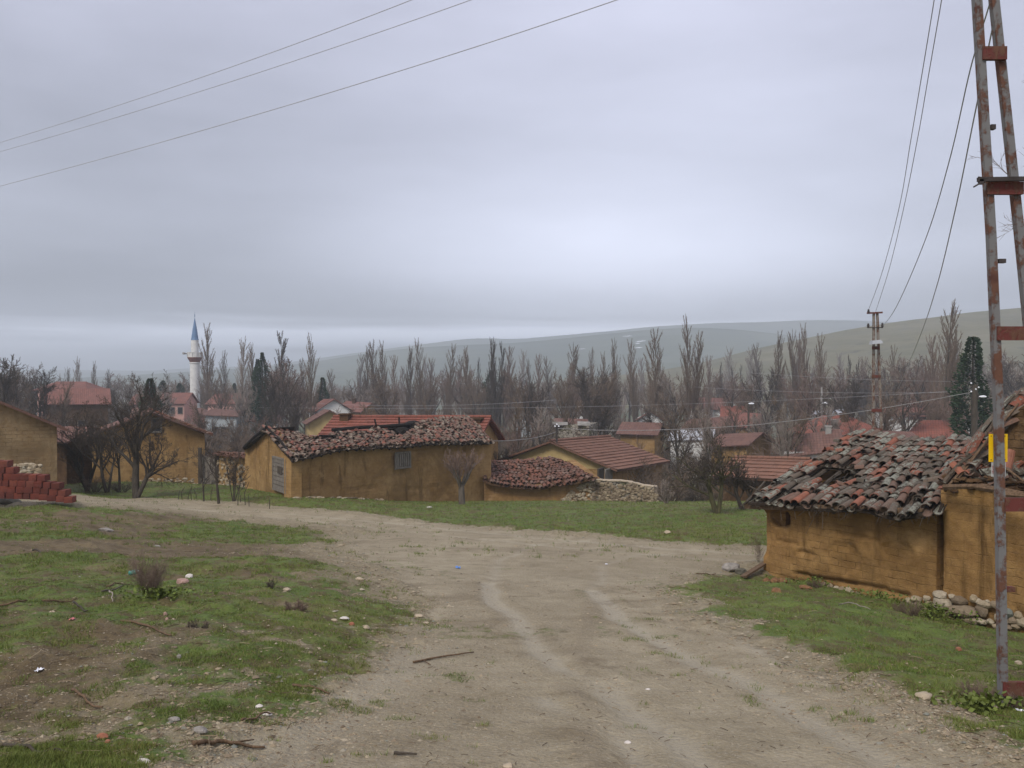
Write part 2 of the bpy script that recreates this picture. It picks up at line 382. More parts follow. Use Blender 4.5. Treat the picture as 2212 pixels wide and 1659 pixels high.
M['deck'] = plain('rotten_dark_boards', (.028, .019, .012), .95, .4, 9, .02)
M['dark'] = plain('char_and_hole_shade', (.014, .011, .009), .95, .3, 6)  # charred timber, and painted shade inside the shed's roof hole
M['tin'] = plain('pale_sheet_metal', (.40, .41, .43), .55, .15, 2)
M['concrete'] = plain('grey_plaster', (.30, .285, .26), .9, .25, 3, .01)
def wood(name, c, sc=1.0):
    t = mat(name); g = t.noise(t.mapping(t.obj, (14, 14, 2.2)), 1.6*sc, 5, .65, .8); g2 = t.noise(t.obj, 3, 4)
    col = t.mix(t.mr(g, .3, .7), tuple(x*.5 for x in c), tuple(x*1.35 for x in c)); col = t.mix(t.mr(g2, .5, .7, 0, .5), col, tuple(x*.5 for x in c))
    t.set(t.b, 'Base Color', col); bump(t, g, .01); return t.m
M['wood_grey'] = wood('weathered_grey_wood', (.20, .175, .145)); M['wood_dark'] = wood('dark_old_wood', (.075, .06, .045)); M['wood_brown'] = wood('brown_old_wood', (.15, .095, .055))
def bark(name, c, c2):
    t = mat(name); g = t.noise(t.mapping(t.obj, (9, 9, 2)), 1.5, 5, .65); t.set(t.b, 'Base Color', t.mix(t.mr(g, .35, .65), c, c2)); bump(t, g, .02); return t.m
M['bark_dark'] = bark('dark_bark', (.035, .028, .021), (.085, .07, .052)); M['bark_grey'] = bark('grey_bark', (.075, .062, .05), (.15, .125, .10)); M['bark_pale'] = bark('pale_bark', (.22, .18, .15), (.34, .29, .245))
M['twig_brown'] = bark('brown_twigs', (.105, .074, .05), (.18, .13, .092)); M['twig_dark'] = bark('dark_twigs', (.045, .035, .027), (.09, .07, .055)); M['twig_red'] = bark('reddish_twigs', (.13, .085, .066), (.20, .14, .11)); M['twig_pale'] = bark('pale_twigs', (.19, .155, .13), (.29, .24, .20))
M['moss_limb'] = bark('mossy_bark', (.05, .042, .022), (.11, .10, .045))
def rust(name, paint, amt):
    t = mat(name); n = t.noise(t.obj, 9, 7, .72); n2 = t.noise(t.mapping(t.obj, (6, 6, 1.2)), 2.0, 5, .6)
    m = t.mr(t.math('ADD', t.math('MULTIPLY', n, .6), t.math('MULTIPLY', n2, .4)), .60-amt*.24, .66-amt*.24)
    r = t.mix(t.noise(t.obj, 26, 4, .7), (.085, .038, .026), (.165, .078, .046)); r = t.mix(t.mr(t.noise(t.obj, 5, 3), .55, .7, 0, .8), r, (.07, .026, .02))
    t.set(t.b, 'Base Color', t.mix(m, paint, r)); t.set(t.b, 'Roughness', .75); bump(t, t.math('ADD', m, t.math('MULTIPLY', n, .6)), .003); return t.m
M['pole_metal'] = rust('rusty_grey_paint', (.165, .16, .155), .48); M['pole_red'] = rust('rusty_red_lead_paint', (.13, .034, .027), .55); M['pole_far'] = rust('rusty_pole', (.22, .19, .16), .45)
M['sign_yellow'] = plain('yellow_enamel', (.85, .52, .006), .45, .05, 8, spec=.4); M['sign_white'] = plain('white_enamel', (.50, .50, .49), .5, .08, 8); M['ink_red'] = plain('faded_red_ink', (.45, .14, .12), .6, .2, 30)
M['wire'] = plain('aluminium_wire', (.42, .42, .43), .6, .1, 1); M['wire_light'] = plain('pale_cable', (.30, .29, .28), .6, .1, 1); M['porcelain'] = plain('white_porcelain', (.75, .76, .78), .25, .05, 4, spec=.5)
M['iron'] = plain('dark_iron', (.05, .04, .036), .7, .3, 8)
def conifer():
    t = mat('conifer_needles'); n = t.noise(t.obj, 2.2, 4); t.set(t.b, 'Base Color', t.mix(t.mr(n, .35, .65), (.016, .034, .018), (.035, .065, .028))); return t.m
M['conifer'] = conifer()
# ================================================================== GROUND
def gpoly(pts): return np.array([G(*p).to_2d()[:] for p in pts])
def sdist(x, y, poly):
    """signed distance, positive inside"""
    n = len(poly); best = np.full(x.shape, 1e9); inside = np.zeros(x.shape, bool)
    for i in range(n):
        ax, ay = poly[i]; bx, by = poly[(i+1) % n]; ex, ey = bx-ax, by-ay
        t = np.clip(((x-ax)*ex+(y-ay)*ey)/(ex*ex+ey*ey+1e-12), 0, 1)
        best = np.minimum(best, (x-ax-t*ex)**2+(y-ay-t*ey)**2)
        c = ((ay > y) != (by > y)) & (x < (bx-ax)*(y-ay)/(by-ay+1e-12)+ax); inside ^= c
    d = np.sqrt(best); return np.where(inside, d, -d)
def ldist(x, y, line):
    best = np.full(x.shape, 1e9)
    for i in range(len(line)-1):
        ax, ay = line[i]; bx, by = line[i+1]; ex, ey = bx-ax, by-ay
        t = np.clip(((x-ax)*ex+(y-ay)*ey)/(ex*ex+ey*ey+1e-12), 0, 1)
        best = np.minimum(best, (x-ax-t*ex)**2+(y-ay-t*ey)**2)
    return np.sqrt(best)
def ss(a, b, v): t = np.clip((v-a)/(b-a), 0, 1); return t*t*(3-2*t)
near_road = np.vstack([gpoly([(430, 1655), (560, 1585), (690, 1500), (830, 1408), (915, 1345), (925, 1300), (880, 1262), (830, 1238), (780, 1205), (740, 1170), (800, 1145),
    (950, 1142), (1300, 1165), (1560, 1195), (1540, 1228), (1460, 1245), (1430, 1275), (1480, 1320), (1570, 1370), (1740, 1450), (1900, 1530), (2060, 1600), (2160, 1655)]),
    np.array([(3.3, 1.0), (3.6, -30), (-3.0, -30), (-2.6, 1.0)])])
cross_road = np.vstack([gpoly([(155, 1069), (300, 1074), (420, 1083), (560, 1093), (700, 1104), (850, 1119), (1000, 1136), (1150, 1149), (1300, 1161), (1480, 1175), (1660, 1187)]),
    np.array([(14, 20.5), (24, 21.5), (23, 18.8), (8.2, 19.2)]),
    gpoly([(1640, 1214), (1500, 1217), (1300, 1205), (1100, 1185), (900, 1160), (740, 1138), (600, 1121), (430, 1106), (300, 1095), (155, 1084)]), np.array([(-26, 26), (-60, 24), (-60, 30), (-26, 31)])])
G1 = np.vstack([gpoly([(2, 1207), (200, 1206), (440, 1209), (640, 1212), (770, 1246), (860, 1290), (900, 1325), (830, 1390), (710, 1470), (580, 1560), (440, 1655)]), np.array([(-2.4, 1), (-3.2, -20), (-14, -20), (-22, 16)])])
G2 = np.vstack([gpoly([(2, 1094), (160, 1090), (330, 1104), (520, 1122), (720, 1150), (720, 1176), (520, 1178), (300, 1174), (2, 1168)]), np.array([(-16, 19.5), (-40, 18), (-40, 24)])])
G4 = np.vstack([gpoly([(1440, 1268), (1530, 1240), (1640, 1228), (1900, 1262), (2212, 1335)]), np.array([(40, 16), (40, -10), (5, -10), (3.9, 3.0)]), gpoly([(2120, 1600), (1990, 1530), (1850, 1460), (1740, 1405), (1620, 1365), (1530, 1320)])])
MUDS = [(90, 1450, .8, .9), (30, 1540, .6, .9), (210, 1390, .45, .8), (130, 1330, .35, .6), (330, 1395, .4, .6), (480, 1390, .4, .45), (720, 1262, .8, .5), (10, 1600, .45, .8), (180, 1240, .6, .45), (830, 1300, .7, .6), (600, 1330, .4, .5), (250, 1440, .35, .6), (60, 1360, .4, .6)]
MUDW = [(*G(a, b).to_2d(), r, k) for a, b, r, k in MUDS]
TRK = [gpoly([(1060, 1255), (1085, 1310), (1140, 1375), (1240, 1445), (1330, 1510), (1470, 1600), (1540, 1655)]), gpoly([(1290, 1270), (1350, 1330), (1460, 1395), (1620, 1480), (1800, 1565), (1960, 1650)]),
       gpoly([(1180, 1500), (1300, 1560), (1420, 1655)]), gpoly([(900, 1400), (800, 1470), (680, 1550), (540, 1640)]), gpoly([(1290, 1655), (1250, 1500), (1260, 1400), (1280, 1300)]), gpoly([(1500, 1300), (1640, 1400), (1850, 1500), (2050, 1600)]), gpoly([(300, 1085), (560, 1103), (850, 1128), (1150, 1158), (1450, 1183), (1640, 1196)]), gpoly([(400, 1096), (640, 1119), (900, 1147), (1200, 1178), (1500, 1203), (1640, 1208)]), gpoly([(1085, 1310), (1060, 1255), (1090, 1205), (1160, 1172), (1260, 1165)]), gpoly([(1350, 1330), (1290, 1270), (1300, 1220), (1380, 1195), (1500, 1192)])]
TW = [.85, .9, .6, .45, -.6, .5, .5, .4, .4, .35]
def masks(x, y):
    wx = x+(fbm(x, y, 1.3, 4, 3)-.5)*.9; wy = y+(fbm(x, y, 1.3, 4, 11)-.5)*.9
    far = ss(16, 26, y); wx = x*far+wx*(1-far); wy = y+(wy-y)*(1-far*.7)
    rd = np.maximum(sdist(wx, wy, near_road), sdist(wx, wy, cross_road))
    road = ss(-.25, .35, rd)
    g1s = sdist(wx, wy, G1); g1 = ss(-.7, .7, g1s); g2 = ss(-.6, .9, sdist(wx, wy, G2)); g4 = ss(-.3, .6, sdist(wx, wy, G4))
    up = np.interp(x, [cross_road[i][0] for i in range(11)], [cross_road[i][1] for i in range(11)])
    g3 = ss(-.1, .8, wy-up-.15)*(1-ss(0, 3, y-55)*.6)
    n = fbm(x, y, .9, 5, 21); n2 = fbm(x, y, 3.5, 4, 31)
    g1 = g1*np.clip(.66+ss(.36, .60, n)*.35+(n2-.5)*1.3, 0, 1)
    for mx, my, r, k in MUDW: g1 = g1*(1-.8*k*np.exp(-((x-mx)**2+((y-my)*1.0)**2)/r**2)*(.6+.8*n2))
    g2 = g2*np.clip(.22+ss(.34, .66, fbm(x, y, .5, 4, 41))*.75+(n2-.5)*1.2, 0, .85)
    g4 = g4*np.clip(.55+n*.9+(n2-.5)*.4, 0, 1); g3 = g3*np.clip(.75+n*.6, 0, 1)
    g = np.clip(np.maximum.reduce([g1, g2, g4, g3]), 0, 1)*(1-road*.97)
    # odd tufts growing in the middle of the track
    g = np.maximum(g, road*ss(.64, .74, fbm(x, y, .8, 4, 51))*.35*ss(0, .5, 19-y))
    tr = 0
    for ln, k in zip(TRK, TW): tr = tr+k*(lambda D: np.exp(-(D/(.13 if k != .45 else .42))**2)-(.22*np.exp(-((D-.27)/.07)**2) if k != .45 else 0))(ldist(x+(fbm(x, y, .7, 2, 5)-.5)*.25, y, ln)*(1+.5*(fbm(x, y, 2.5, 2, 6)-.5)))
    return road, g, np.clip(tr, -1, 1), rd
def relief(x, y, road, g, tr):
    near = 1-ss(22, 60, y)
    h = (fbm(x, y, .55, 3, 61)-.5)*.16*(1-road)+(fbm(x, y, 2.2, 4, 71)-.5)*(.15*(1-road)+.03*road)+(fbm(x, y, 9, 3, 81)-.5)*(.055*(1-road)+.016*road)
    return h*near+.13*ss(-.35, .9, sdist(x, y, G1))*ss(4.5, 9, y)-np.clip(tr, -1, 1)*.03*near-.035*road*near
rows = np.concatenate([np.linspace(-60, 1.4, 40)[:-1], np.exp(np.linspace(math.log(1.4), math.log(3.2), 46))[:-1], np.exp(np.linspace(math.log(3.2), math.log(48), 560))[:-1], np.exp(np.linspace(math.log(48), math.log(9000), 120))])
NC = 520; ang = np.concatenate([np.linspace(-1.35, -.66, 50)[:-1], np.linspace(-.66, .66, NC-98), np.linspace(.66, 1.35, 50)[1:]])
tu = np.tan(ang)
Y = np.repeat(rows[:, None], len(tu), 1); S_ = np.where(rows > 3, rows, 3+0*rows); S_ = np.where(rows < 3, np.maximum(3, 3+(3-rows)*.5), S_)
X = tu[None, :]*S_[:, None]
ROAD, GR, TRM, RD = masks(X, Y)
Z = TZ(X, Y)+relief(X, Y, ROAD, GR, TRM)
Z = Z+ss(60, 150, Y)*0
nr, nc = X.shape
def grid_mesh(name, X, Y, Z, mask_arrays, material, face_sel=None):
    nr, nc = X.shape; co = np.stack([X, Y, Z], -1).reshape(-1, 3)
    i = np.arange(nr*nc).reshape(nr, nc); q = np.stack([i[:-1, :-1], i[:-1, 1:], i[1:, 1:], i[1:, :-1]], -1).reshape(-1, 4)
    if face_sel is not None:
        q = q[face_sel.reshape(-1)]; used = np.unique(q); mp = np.zeros(nr*nc, np.int64); mp[used] = np.arange(len(used)); q = mp[q]; co = co[used]
    else: used = slice(None)
    me = bpy.data.meshes.new(name); me.vertices.add(len(co)); me.vertices.foreach_set('co', co.ravel().astype(np.float32))
    me.loops.add(q.size); me.loops.foreach_set('vertex_index', q.ravel().astype(np.int32)); me.polygons.add(len(q))
    me.polygons.foreach_set('loop_start', np.arange(0, q.size, 4, dtype=np.int32)); me.polygons.foreach_set('use_smooth', np.ones(len(q), bool))
    me.update(calc_edges=True)
    for nm, a in mask_arrays.items():
        at = me.attributes.new(nm, 'FLOAT', 'POINT'); at.data.foreach_set('value', a.reshape(-1)[used].astype(np.float32))
    me.materials.append(material); o = bpy.data.objects.new(name, me); COL.objects.link(o); return o
def ground_material():
    t = mat('wet_earth_and_grass')
    A = lambda n: t.new('ShaderNodeAttribute', attribute_name=n).outputs['Fac']
    p = t.geo; big = t.noise(p, .35, 5, .6); med = t.noise(p, 1.7, 6, .65, .3); fine = t.noise(p, 11, 6, .7); grit = t.noise(p, 55, 4, .7)
    # dirt road: pale compacted sand, browner wet patches, pale chippings
    road = t.mix(t.mr(med, .35, .65), (.245, .200, .122), (.350, .292, .190)); road = t.mix(t.mr(big, .45, .62, 0, .65), road, (.225, .18, .108))
    road = t.mix(t.mr(fine, .55, .75, 0, .45), road, (.12, .09, .062)); road = t.mix(t.mr(grit, .54, .70, 0, .65), road, (.50, .45, .37)); road = t.mix(t.mr(grit, .28, .40, .5, 0), road, (.085, .065, .045))
    tr = A('track'); road = t.mix(t.mr(tr, .12, .7, 0, .6), road, (.37, .32, .225)); road = t.mix(t.mr(tr, -.6, -.1, .35, 0), road, (.20, .16, .11))
    # dark litter drifts across the road
    lit = t.noise(t.mapping(p, (1.2, 4.2, 1)), 1.0, 6, .7, .5); road = t.mix(t.mr(lit, .63, .72, 0, .55), road, (.105, .075, .042))
    soil = t.mix(t.mr(med, .35, .65), (.090, .062, .027), (.165, .122, .060)); soil = t.mix(t.mr(fine, .5, .7, 0, .6), soil, (.052, .034, .018)); soil = t.mix(t.mr(grit, .60, .74, 0, .5), soil, (.36, .31, .24)); 
    gravel = t.mix(t.mr(fine, .35, .65), (.185, .150, .085), (.295, .245, .155)); gravel = t.mix(t.mr(grit, .55, .72, 0, .6), gravel, (.40, .35, .28)); gravel = t.mix(t.mr(grit, .28, .4, .5, 0), gravel, (.06, .042, .026))
    rd = A('road_edge'); soil = t.mix(t.mr(t.math('ADD', rd, t.math('MULTIPLY', t.math('SUBTRACT', med, .5), 2.2)), -2.2, -.3), soil, gravel)
    gr = t.mix(t.mr(med, .35, .65), (.080, .122, .019), (.125, .165, .030)); gr = t.mix(t.mr(fine, .45, .7, 0, .5), gr, (.042, .060, .013)); gr = t.mix(t.mr(big, .48, .66, 0, .6), gr, (.15, .14, .036))
    moss = t.noise(p, 2.6, 6, .72, .4); gr = t.mix(t.mr(moss, .48, .57, 0, .85), gr, (.095, .065, .027)); gr = t.mix(t.mr(t.noise(p, 7, 5, .7), .56, .64, 0, .6), gr, (.16, .135, .05)); gr = t.mix(t.mr(grit, .6, .75, 0, .35), gr, (.15, .165, .06))
    g = A('grass'); gm = t.mr(t.math('ADD', g, t.math('MULTIPLY', t.math('SUBTRACT', t.noise(p, 4.5, 6, .7), .5), 1.7)), .34, .66)
    rm = t.mr(t.math('ADD', A('road'), t.math('MULTIPLY', t.math('SUBTRACT', fine, .5), .7)), .3, .7)
    road = t.mix(t.mr(t.noise(p, .8, 6, .7, .8), .54, .64, 0, .5), road, (.15, .112, .062)); col = t.mix(rm, soil, road); col = t.mix(gm, col, gr)
    # far valley floor
    sy = t.new('ShaderNodeSeparateXYZ', {'Vector': p}).outputs['Y']; far = t.mr(sy, 46, 90)
    col = t.mix(far, col, t.mix(t.mr(t.noise(p, .02, 4), .4, .6), (.10, .085, .05), (.085, .10, .05)))
    t.set(t.b, 'Base Color', col)
    t.set(t.b, 'Roughness', t.mr(t.math('ADD', tr, t.math('MULTIPLY', med, .6)), -.2, 1.0, .95, .55)); t.set(t.b, 'Specular IOR Level', .3)
    vor = t.new('ShaderNodeTexVoronoi', {'Scale': 26.0}); t.l.new(p, vor.inputs['Vector'])
    h = t.math('ADD', t.math('MULTIPLY', fine, .8), t.math('MULTIPLY', grit, .35)); h = t.math('SUBTRACT', h, t.math('MULTIPLY', vor.outputs['Distance'], .4)); bump(t, h, .035); return t.m
M['ground'] = ground_material()
mk = {'road': ROAD, 'grass': GR, 'track': TRM, 'road_edge': np.clip(RD, -6, 6)}
ground = grid_mesh('ground', X, Y, Z, mk, M['ground']); tag(ground, kind='structure')
fs = (ROAD[:-1, :-1] > .5) & (ROAD[1:, 1:] > .5) & (ROAD[:-1, 1:] > .5) & (ROAD[1:, :-1] > .5)
droad = grid_mesh('dirt_road', X, Y, Z+.004, mk, M['ground'], fs); tag(droad, kind='structure')

# ================================================================== HILLS
def hill(name, ridge, d, depth, m, zfloor=-16, rn=3.0, seed=0):
    """ridge line given in the picture, rolling slopes in front and behind"""
    xs = np.array([P(a, b, d).x for a, b in ridge]); zs = np.array([P(a, b, d).z for a, b in ridge])
    n = 260; gx = np.linspace(xs[0], xs[-1], n); ridz = np.interp(gx, xs, zs)
    k = np.ones(9)/9; ridz = np.convolve(np.pad(ridz, 4, 'edge'), k, 'valid')
    t = np.concatenate([np.linspace(-1, 0, 60)[:-1], np.linspace(0, 1, 24)])
    TT, XX = np.meshgrid(t, gx, indexing='ij'); prof = np.where(TT < 0, (1+TT)**1.15*.97+.03*np.sin((1+TT)*9)*(1+TT)*(-TT)*3, 1-TT**1.5)
    YY = d+TT*depth; sc = rn/depth
    HH = ridz[None, :]-zfloor
    ZZ = zfloor+HH*prof+(fbm(XX, YY, 5.0/depth, 4, seed)-.5)*rn*np.clip(-TT*6, 0, 1)*1.6
    XX = XX*(1+TT*depth/d*.9)
    o = grid_mesh(name, XX, YY, ZZ, {}, m); tag(o, kind='structure'); return o
def hill_material(name, a, b, c, scale):
    t = mat(name); p = t.geo; n = t.noise(t.mapping(p, (1, .4, 3)), scale, 7, .62, .5); n2 = t.noise(p, scale*7, 5, .65); st = t.noise(t.mapping(p, (.35, .35, 5)), scale*3, 4, .6, .8)
    col = t.mix(t.mr(n, .38, .62), a, b); col = t.mix(t.mr(st, .5, .68, 0, .6), col, c); col = t.mix(t.mr(n2, .57, .66, 0, .7), col, tuple(x*.35 for x in a)); t.set(t.b, 'Base Color', col)
    bump(t, n2, .5/scale*.02); return t.m
mh1 = hill_material('brown_green_hillside', (.088, .082, .030), (.128, .112, .045), (.19, .165, .095), .02)
mh2 = hill_material('dark_green_hillside', (.05, .066, .030), (.085, .10, .045), (.12, .125, .07), .006)
mh3 = hill_material('far_hillside', (.08, .095, .055), (.12, .13, .075), (.15, .15, .10), .004)
hill('near_hill', [(1150, 828), (1380, 806), (1470, 793), (1554, 774), (1602, 761), (1659, 747), (1745, 730), (1819, 714), (1874, 705), (1957, 692), (2025, 685), (2088, 675), (2137, 671), (2212, 664), (2400, 655), (2800, 660), (3300, 700)], 560, 330, mh1, rn=5, seed=5)
hill('middle_hill', [(60, 822), (360, 806), (500, 797), (560, 793), (650, 786), (700, 778), (760, 768), (830, 758), (900, 751), (1000, 745), (1100, 742), (1200, 733), (1300, 722), (1400, 712), (1500, 707), (1600, 712), (1800, 735), (2300, 790)], 1250, 520, mh2, rn=9, seed=8)
hill('far_hill', [(380, 822), (500, 800), (800, 758), (900, 745), (950, 739), (1000, 732), (1050, 730), (1110, 733), (1170, 728), (1240, 722), (1330, 714), (1400, 706), (1500, 700), (1560, 697), (1650, 696), (1750, 691), (1850, 692), (2000, 700), (2400, 760)], 1750, 700, mh3, rn=10, seed=9)
hill('distant_plateau', [(-700, 806), (-100, 800), (150, 799), (330, 801), (430, 794), (520, 792), (620, 794), (800, 790), (1200, 800)], 2100, 700, mh3, rn=10, seed=12)
M['snow'] = plain('old_snow', (.8, .82, .86), .8, .05, 1)
for px, py, w_, h_ in ((1355, 727, 13, 2.2), (1385, 738, 14, 2.0), (1377, 743, 7, 1.5), (1380, 752, 9, 1.6), (1257, 755, 9, 1.8)):
    # settle each drift on the middle hill: ray down from the picture position
    dep = bpy.context.evaluated_depsgraph_get() if False else None
    hob = bpy.data.objects['middle_hill']; d_ = P(px, py, 1.0).normalized()
    hit, loc, nn, _ = hob.ray_cast(Vector((0, 0, 0)), d_)
    if not hit: continue
    s_ = loc.length/F; b = MB(); xx = nn.cross(Vector((0, 0, 1))).normalized(); yy = nn.cross(xx).normalized(); ring = []
    for k in range(14):
        a = 2*math.pi*k/14; r_ = .6+.5*random.Random(k+px).random(); v = Vector((math.cos(a)*w_*r_, 0, math.sin(a)*h_*r_))
        ca = math.cos(.35); ring.append(loc+nn*.6+(xx*(v.x*ca)+yy*(v.z*3+v.x*.25))*s_)
    b.add([loc+nn*1.2]+ring, [(0, 1+k, 1+(k+1) % 14) for k in range(14)]); so_ = b.build('snow_patch', M['snow']); tag(so_, kind='structure')
# ================================================================== BUILDING HELPERS
def lerp(a, b, t): return a+(b-a)*t
def on_line(px, A, B):
    """plan point of the line A-B seen at picture column px"""
    k = (px-CX)/F; dx, dy = B[0]-A[0], B[1]-A[1]
    t = (k*A[1]-A[0])/(dx-k*dy); return A[0]+dx*t, A[1]+dy*t, t
def zpix(py, d): return P(CX, py, d).z
def wall(mb, A, B, zb, zt, thick=.4, nx=20, nz=10, disp=.03, dents=(), seed=0, u0=0.0):
    """solid earthen wall from A to B (front face on the camera's side); zb, zt are functions of 0..1"""
    ax, ay = A[0], A[1]; L = math.hypot(B[0]-ax, B[1]-ay); ex, ey = (B[0]-ax)/L, (B[1]-ay)/L
    nxv, nyv = ey, -ex
    if nxv*(-ax)+nyv*(-ay) < 0: nxv, nyv = -nxv, -nyv
    fr = []; bk = []; uv = []
    for i in range(nx+1):
        s = i/nx; z0 = zb(s); z1 = zt(s)
        for j in range(nz+1):
            t = j/nz; z = lerp(z0, z1, t); x = ax+ex*L*s; y = ay+ey*L*s
            d = (mnoise.noise(Vector((x*1.1+seed, y*1.1, z*1.3)))*.9+mnoise.noise(Vector((x*4+seed, y*4, z*4)))*.35)*disp*(0.4 if i in (0, nx) else 1)
            for (ds, dz_, rs, rz, dep) in dents:
                e = ((s*L-ds)/rs)**2+((z-dz_)/rz)**2
                e += mnoise.noise(Vector((s*L*5, z*5, seed)))*.5
                if e < 1.15: d -= dep*min(1, max(0, (1.15-e)/.3))
            fr.append((x+nxv*d, y+nyv*d, z)); bk.append((x-nxv*thick, y-nyv*thick, z)); uv.append((s*L+u0, z))
    m = nz+1; fs = []; us = []
    for i in range(nx):
        for j in range(nz):
            a, b, c, d = i*m+j, (i+1)*m+j, (i+1)*m+j+1, i*m+j+1; fs.append((a, b, c, d)); us.append([uv[a], uv[b], uv[c], uv[d]])
    mb.add(fr, fs, us); mb.add(bk, [tuple(reversed(f)) for f in fs], [list(reversed(u)) for u in us])
    top = [fr[i*m+nz] for i in range(nx+1)]; tb = [bk[i*m+nz] for i in range(nx+1)]
    for i in range(nx): mb.quad(top[i], top[i+1], tb[i+1], tb[i], [(i*L/nx, 0), ((i+1)*L/nx, 0), ((i+1)*L/nx, thick), (i*L/nx, thick)])
    for i in (0, nx):
        for j in range(nz):
            a, b, c, d = fr[i*m+j], fr[i*m+j+1], bk[i*m+j+1], bk[i*m+j]; mb.quad(a, b, c, d, [(0, a[2]), (0, b[2]), (thick, b[2]), (thick, a[2])])
    return (nxv, nyv)
def half_tile(mb, p, a, s, n, L, r0, r1, up=True, seg=5, th=.014):
    """barrel tile: p lower end centre, a up-slope, s sideways, n normal"""
    sg = 1 if up else -1; vo = []; vi = []
    for e, (rr, q) in enumerate(((r0, p), (r1, p+a*L))):
        for k in range(seg+1):
            g = math.pi*k/seg; c, d = math.cos(g), math.sin(g)*.85*sg
            vo.append(q+s*(c*rr)+n*(d*rr)); vi.append(q+s*(c*(rr-th))+n*(d*(rr-th)))
    m = seg+1; fs = []
    for k in range(seg):
        fs.append((k, k+1, m+k+1, m+k)); fs.append((2*m+k, 3*m+k, 3*m+k+1, 2*m+k+1)); fs.append((k, 2*m+k, 2*m+k+1, k+1))
    mb.add(vo+vi, fs)
def tile_patch(mb, fn, ncol, nrow, L, r, rnd, skip=None, jit=1.0, seg=5, lift=.03, pans=True, ragged=.5, tone=None):
    """rows of barrel tiles over the surface fn(s, t); s along the eave, t up the slope"""
    for c in range(ncol*2+1):
        pan = c % 2 == 0
        if pan and not pans: continue
        shift = rnd.gauss(0, .004)
        for q in range(nrow):
            s = (c+.0)/(2*ncol)+shift+rnd.gauss(0, .0025*jit)
            t = (q+rnd.uniform(-.12, .12)*jit-(rnd.uniform(0, ragged) if q == 0 else 0))/nrow
            s = min(max(s, .0), 1.0)
            p = fn(s, t); e = .02
            a = (fn(s, t+e)-fn(s, t-e)).normalized(); sd = (fn(min(1, s+e), t)-fn(max(0, s-e), t)).normalized(); n = sd.cross(a).normalized()
            if n.z < 0: n = -n
            if skip and skip(p, rnd, pan): continue
            yaw = rnd.gauss(0, .045)*jit+(rnd.gauss(0, .25) if rnd.random() < .04*jit else 0)
            a2 = (a*math.cos(yaw)+sd*math.sin(yaw)).normalized(); a2 = (a2+n*(-.055+rnd.gauss(0, .02)*jit)).normalized(); s2 = a2.cross(n).normalized(); n2 = s2.cross(a2).normalized()
            if n2.z < 0: n2 = -n2
            mb.cc = tone(rnd, pan) if tone else min(1, max(0, rnd.random()**1.0))
            rr = r*rnd.uniform(.92, 1.08)
            half_tile(mb, p+n*(lift+(.045 if not pan else .01)+abs(rnd.gauss(0, .008))*jit), a2, s2, n2, L*rnd.uniform(.94, 1.05), rr, rr*.82, not pan, seg)
    mb.cc = 0
def sheet(mb, fn, ns, nt, skip=None, th=.05, t0=-.03):
    g = [[fn(i/ns, t0+(1-t0)*j/nt) for j in range(nt+1)] for i in range(ns+1)]
    for i in range(ns):
        for j in range(nt):
            a, b, c, d = g[i][j], g[i+1][j], g[i+1][j+1], g[i][j+1]; m = (a+b+c+d)/4
            if skip and skip(m): continue
            mb.quad(a, b, c, d); dn = Vector((0, 0, -th)); mb.quad(a+dn, d+dn, c+dn, b+dn)
            if j == 0: mb.quad(a, a+dn, b+dn, b)
            if j == nt-1: mb.quad(d, c, c+dn, d+dn)
            if i == 0: mb.quad(a, d, d+dn, a+dn)
            if i == ns-1: mb.quad(b, b+dn, c+dn, c)
def bil(EL, ER, RL, RR, sag=None):
    def f(s, t):
        p = lerp(lerp(EL, ER, s), lerp(RL, RR, s), t)
        return p+Vector((0, 0, sag(s, t))) if sag else p
    return f
def in_ell(p, lst):
    x, y = to_px(p.x, p.y, p.z)
    return any(((x-a)/c)**2+((y-b)/d)**2 < 1 for a, b, c, d in lst)
def interp(x, pts): return float(np.interp(x, [p[0] for p in pts], [p[1] for p in pts]))

# ================================================================== NEAR SHED (right)
rnd = random.Random(4)
A1 = (5.23, 18.4); B1 = (5.23+2.15, 18.4-3.1); B2 = (5.23+2.15*1.9, 18.4-3.1*1.9)
shed = thing('mud_shed', 'low mud-brick shed under sagging lichen-covered barrel tiles with a hole, right foreground', 'shed', (A1[0], A1[1], -4.1))
bot1 = lambda s: lerp(zpix(1230, 18.4), zpix(1300, 15.3), s)-.30
top1 = lambda s: lerp(zpix(1094, 18.4), zpix(1108, 15.3), s)+.03
b = MB(); wall(b, A1, (B1[0]-.02, B1[1]+.03), bot1, top1, .42, 110, 44, .05,
    dents=[(.42, zpix(1117, 18.2), .27, .17, .40), (.05, zpix(1150, 18.4), .12, .5, .10), (1.05, -3.55, .22, .05, .05), (.6, -3.4, .3, .04, .04), (2.1, -3.05, .5, .03, .04), (3.0, -3.2, .3, .2, .03), (1.9, -3.5, .35, .3, .035), (2.6, -3.95, .8, .05, .06), (1.4, -3.98, .7, .04, .08)], seed=2)
u_ = Vector((3.17, 2.7, 0)).normalized()
sx_, sy_ = .65*.42+u_.x*.15, -.76*.42+u_.y*.15
for (p0, p1) in (((A1[0]+sx_, A1[1]+sy_), (A1[0]+u_.x*3.9+sx_, A1[1]+u_.y*3.9+sy_)), ((A1[0]+u_.x*3.9, A1[1]+u_.y*3.9), (B1[0]+u_.x*3.9, B1[1]+u_.y*3.9))):
    wall(b, p0, p1, lambda s: -4.6, (lambda s: -2.8+1.05*s) if p0[1] < A1[1]+.5 else (lambda s: -1.75), .4, 14, 6, .03, seed=8)
b.build('wall', M['mud'], shed, smooth=True)
EL, ER, RL, RR = P(1624, 1087, 18.35), P(2034, 1099, 14.95), P(1845, 943, 21), P(2096, 962, 18.4)
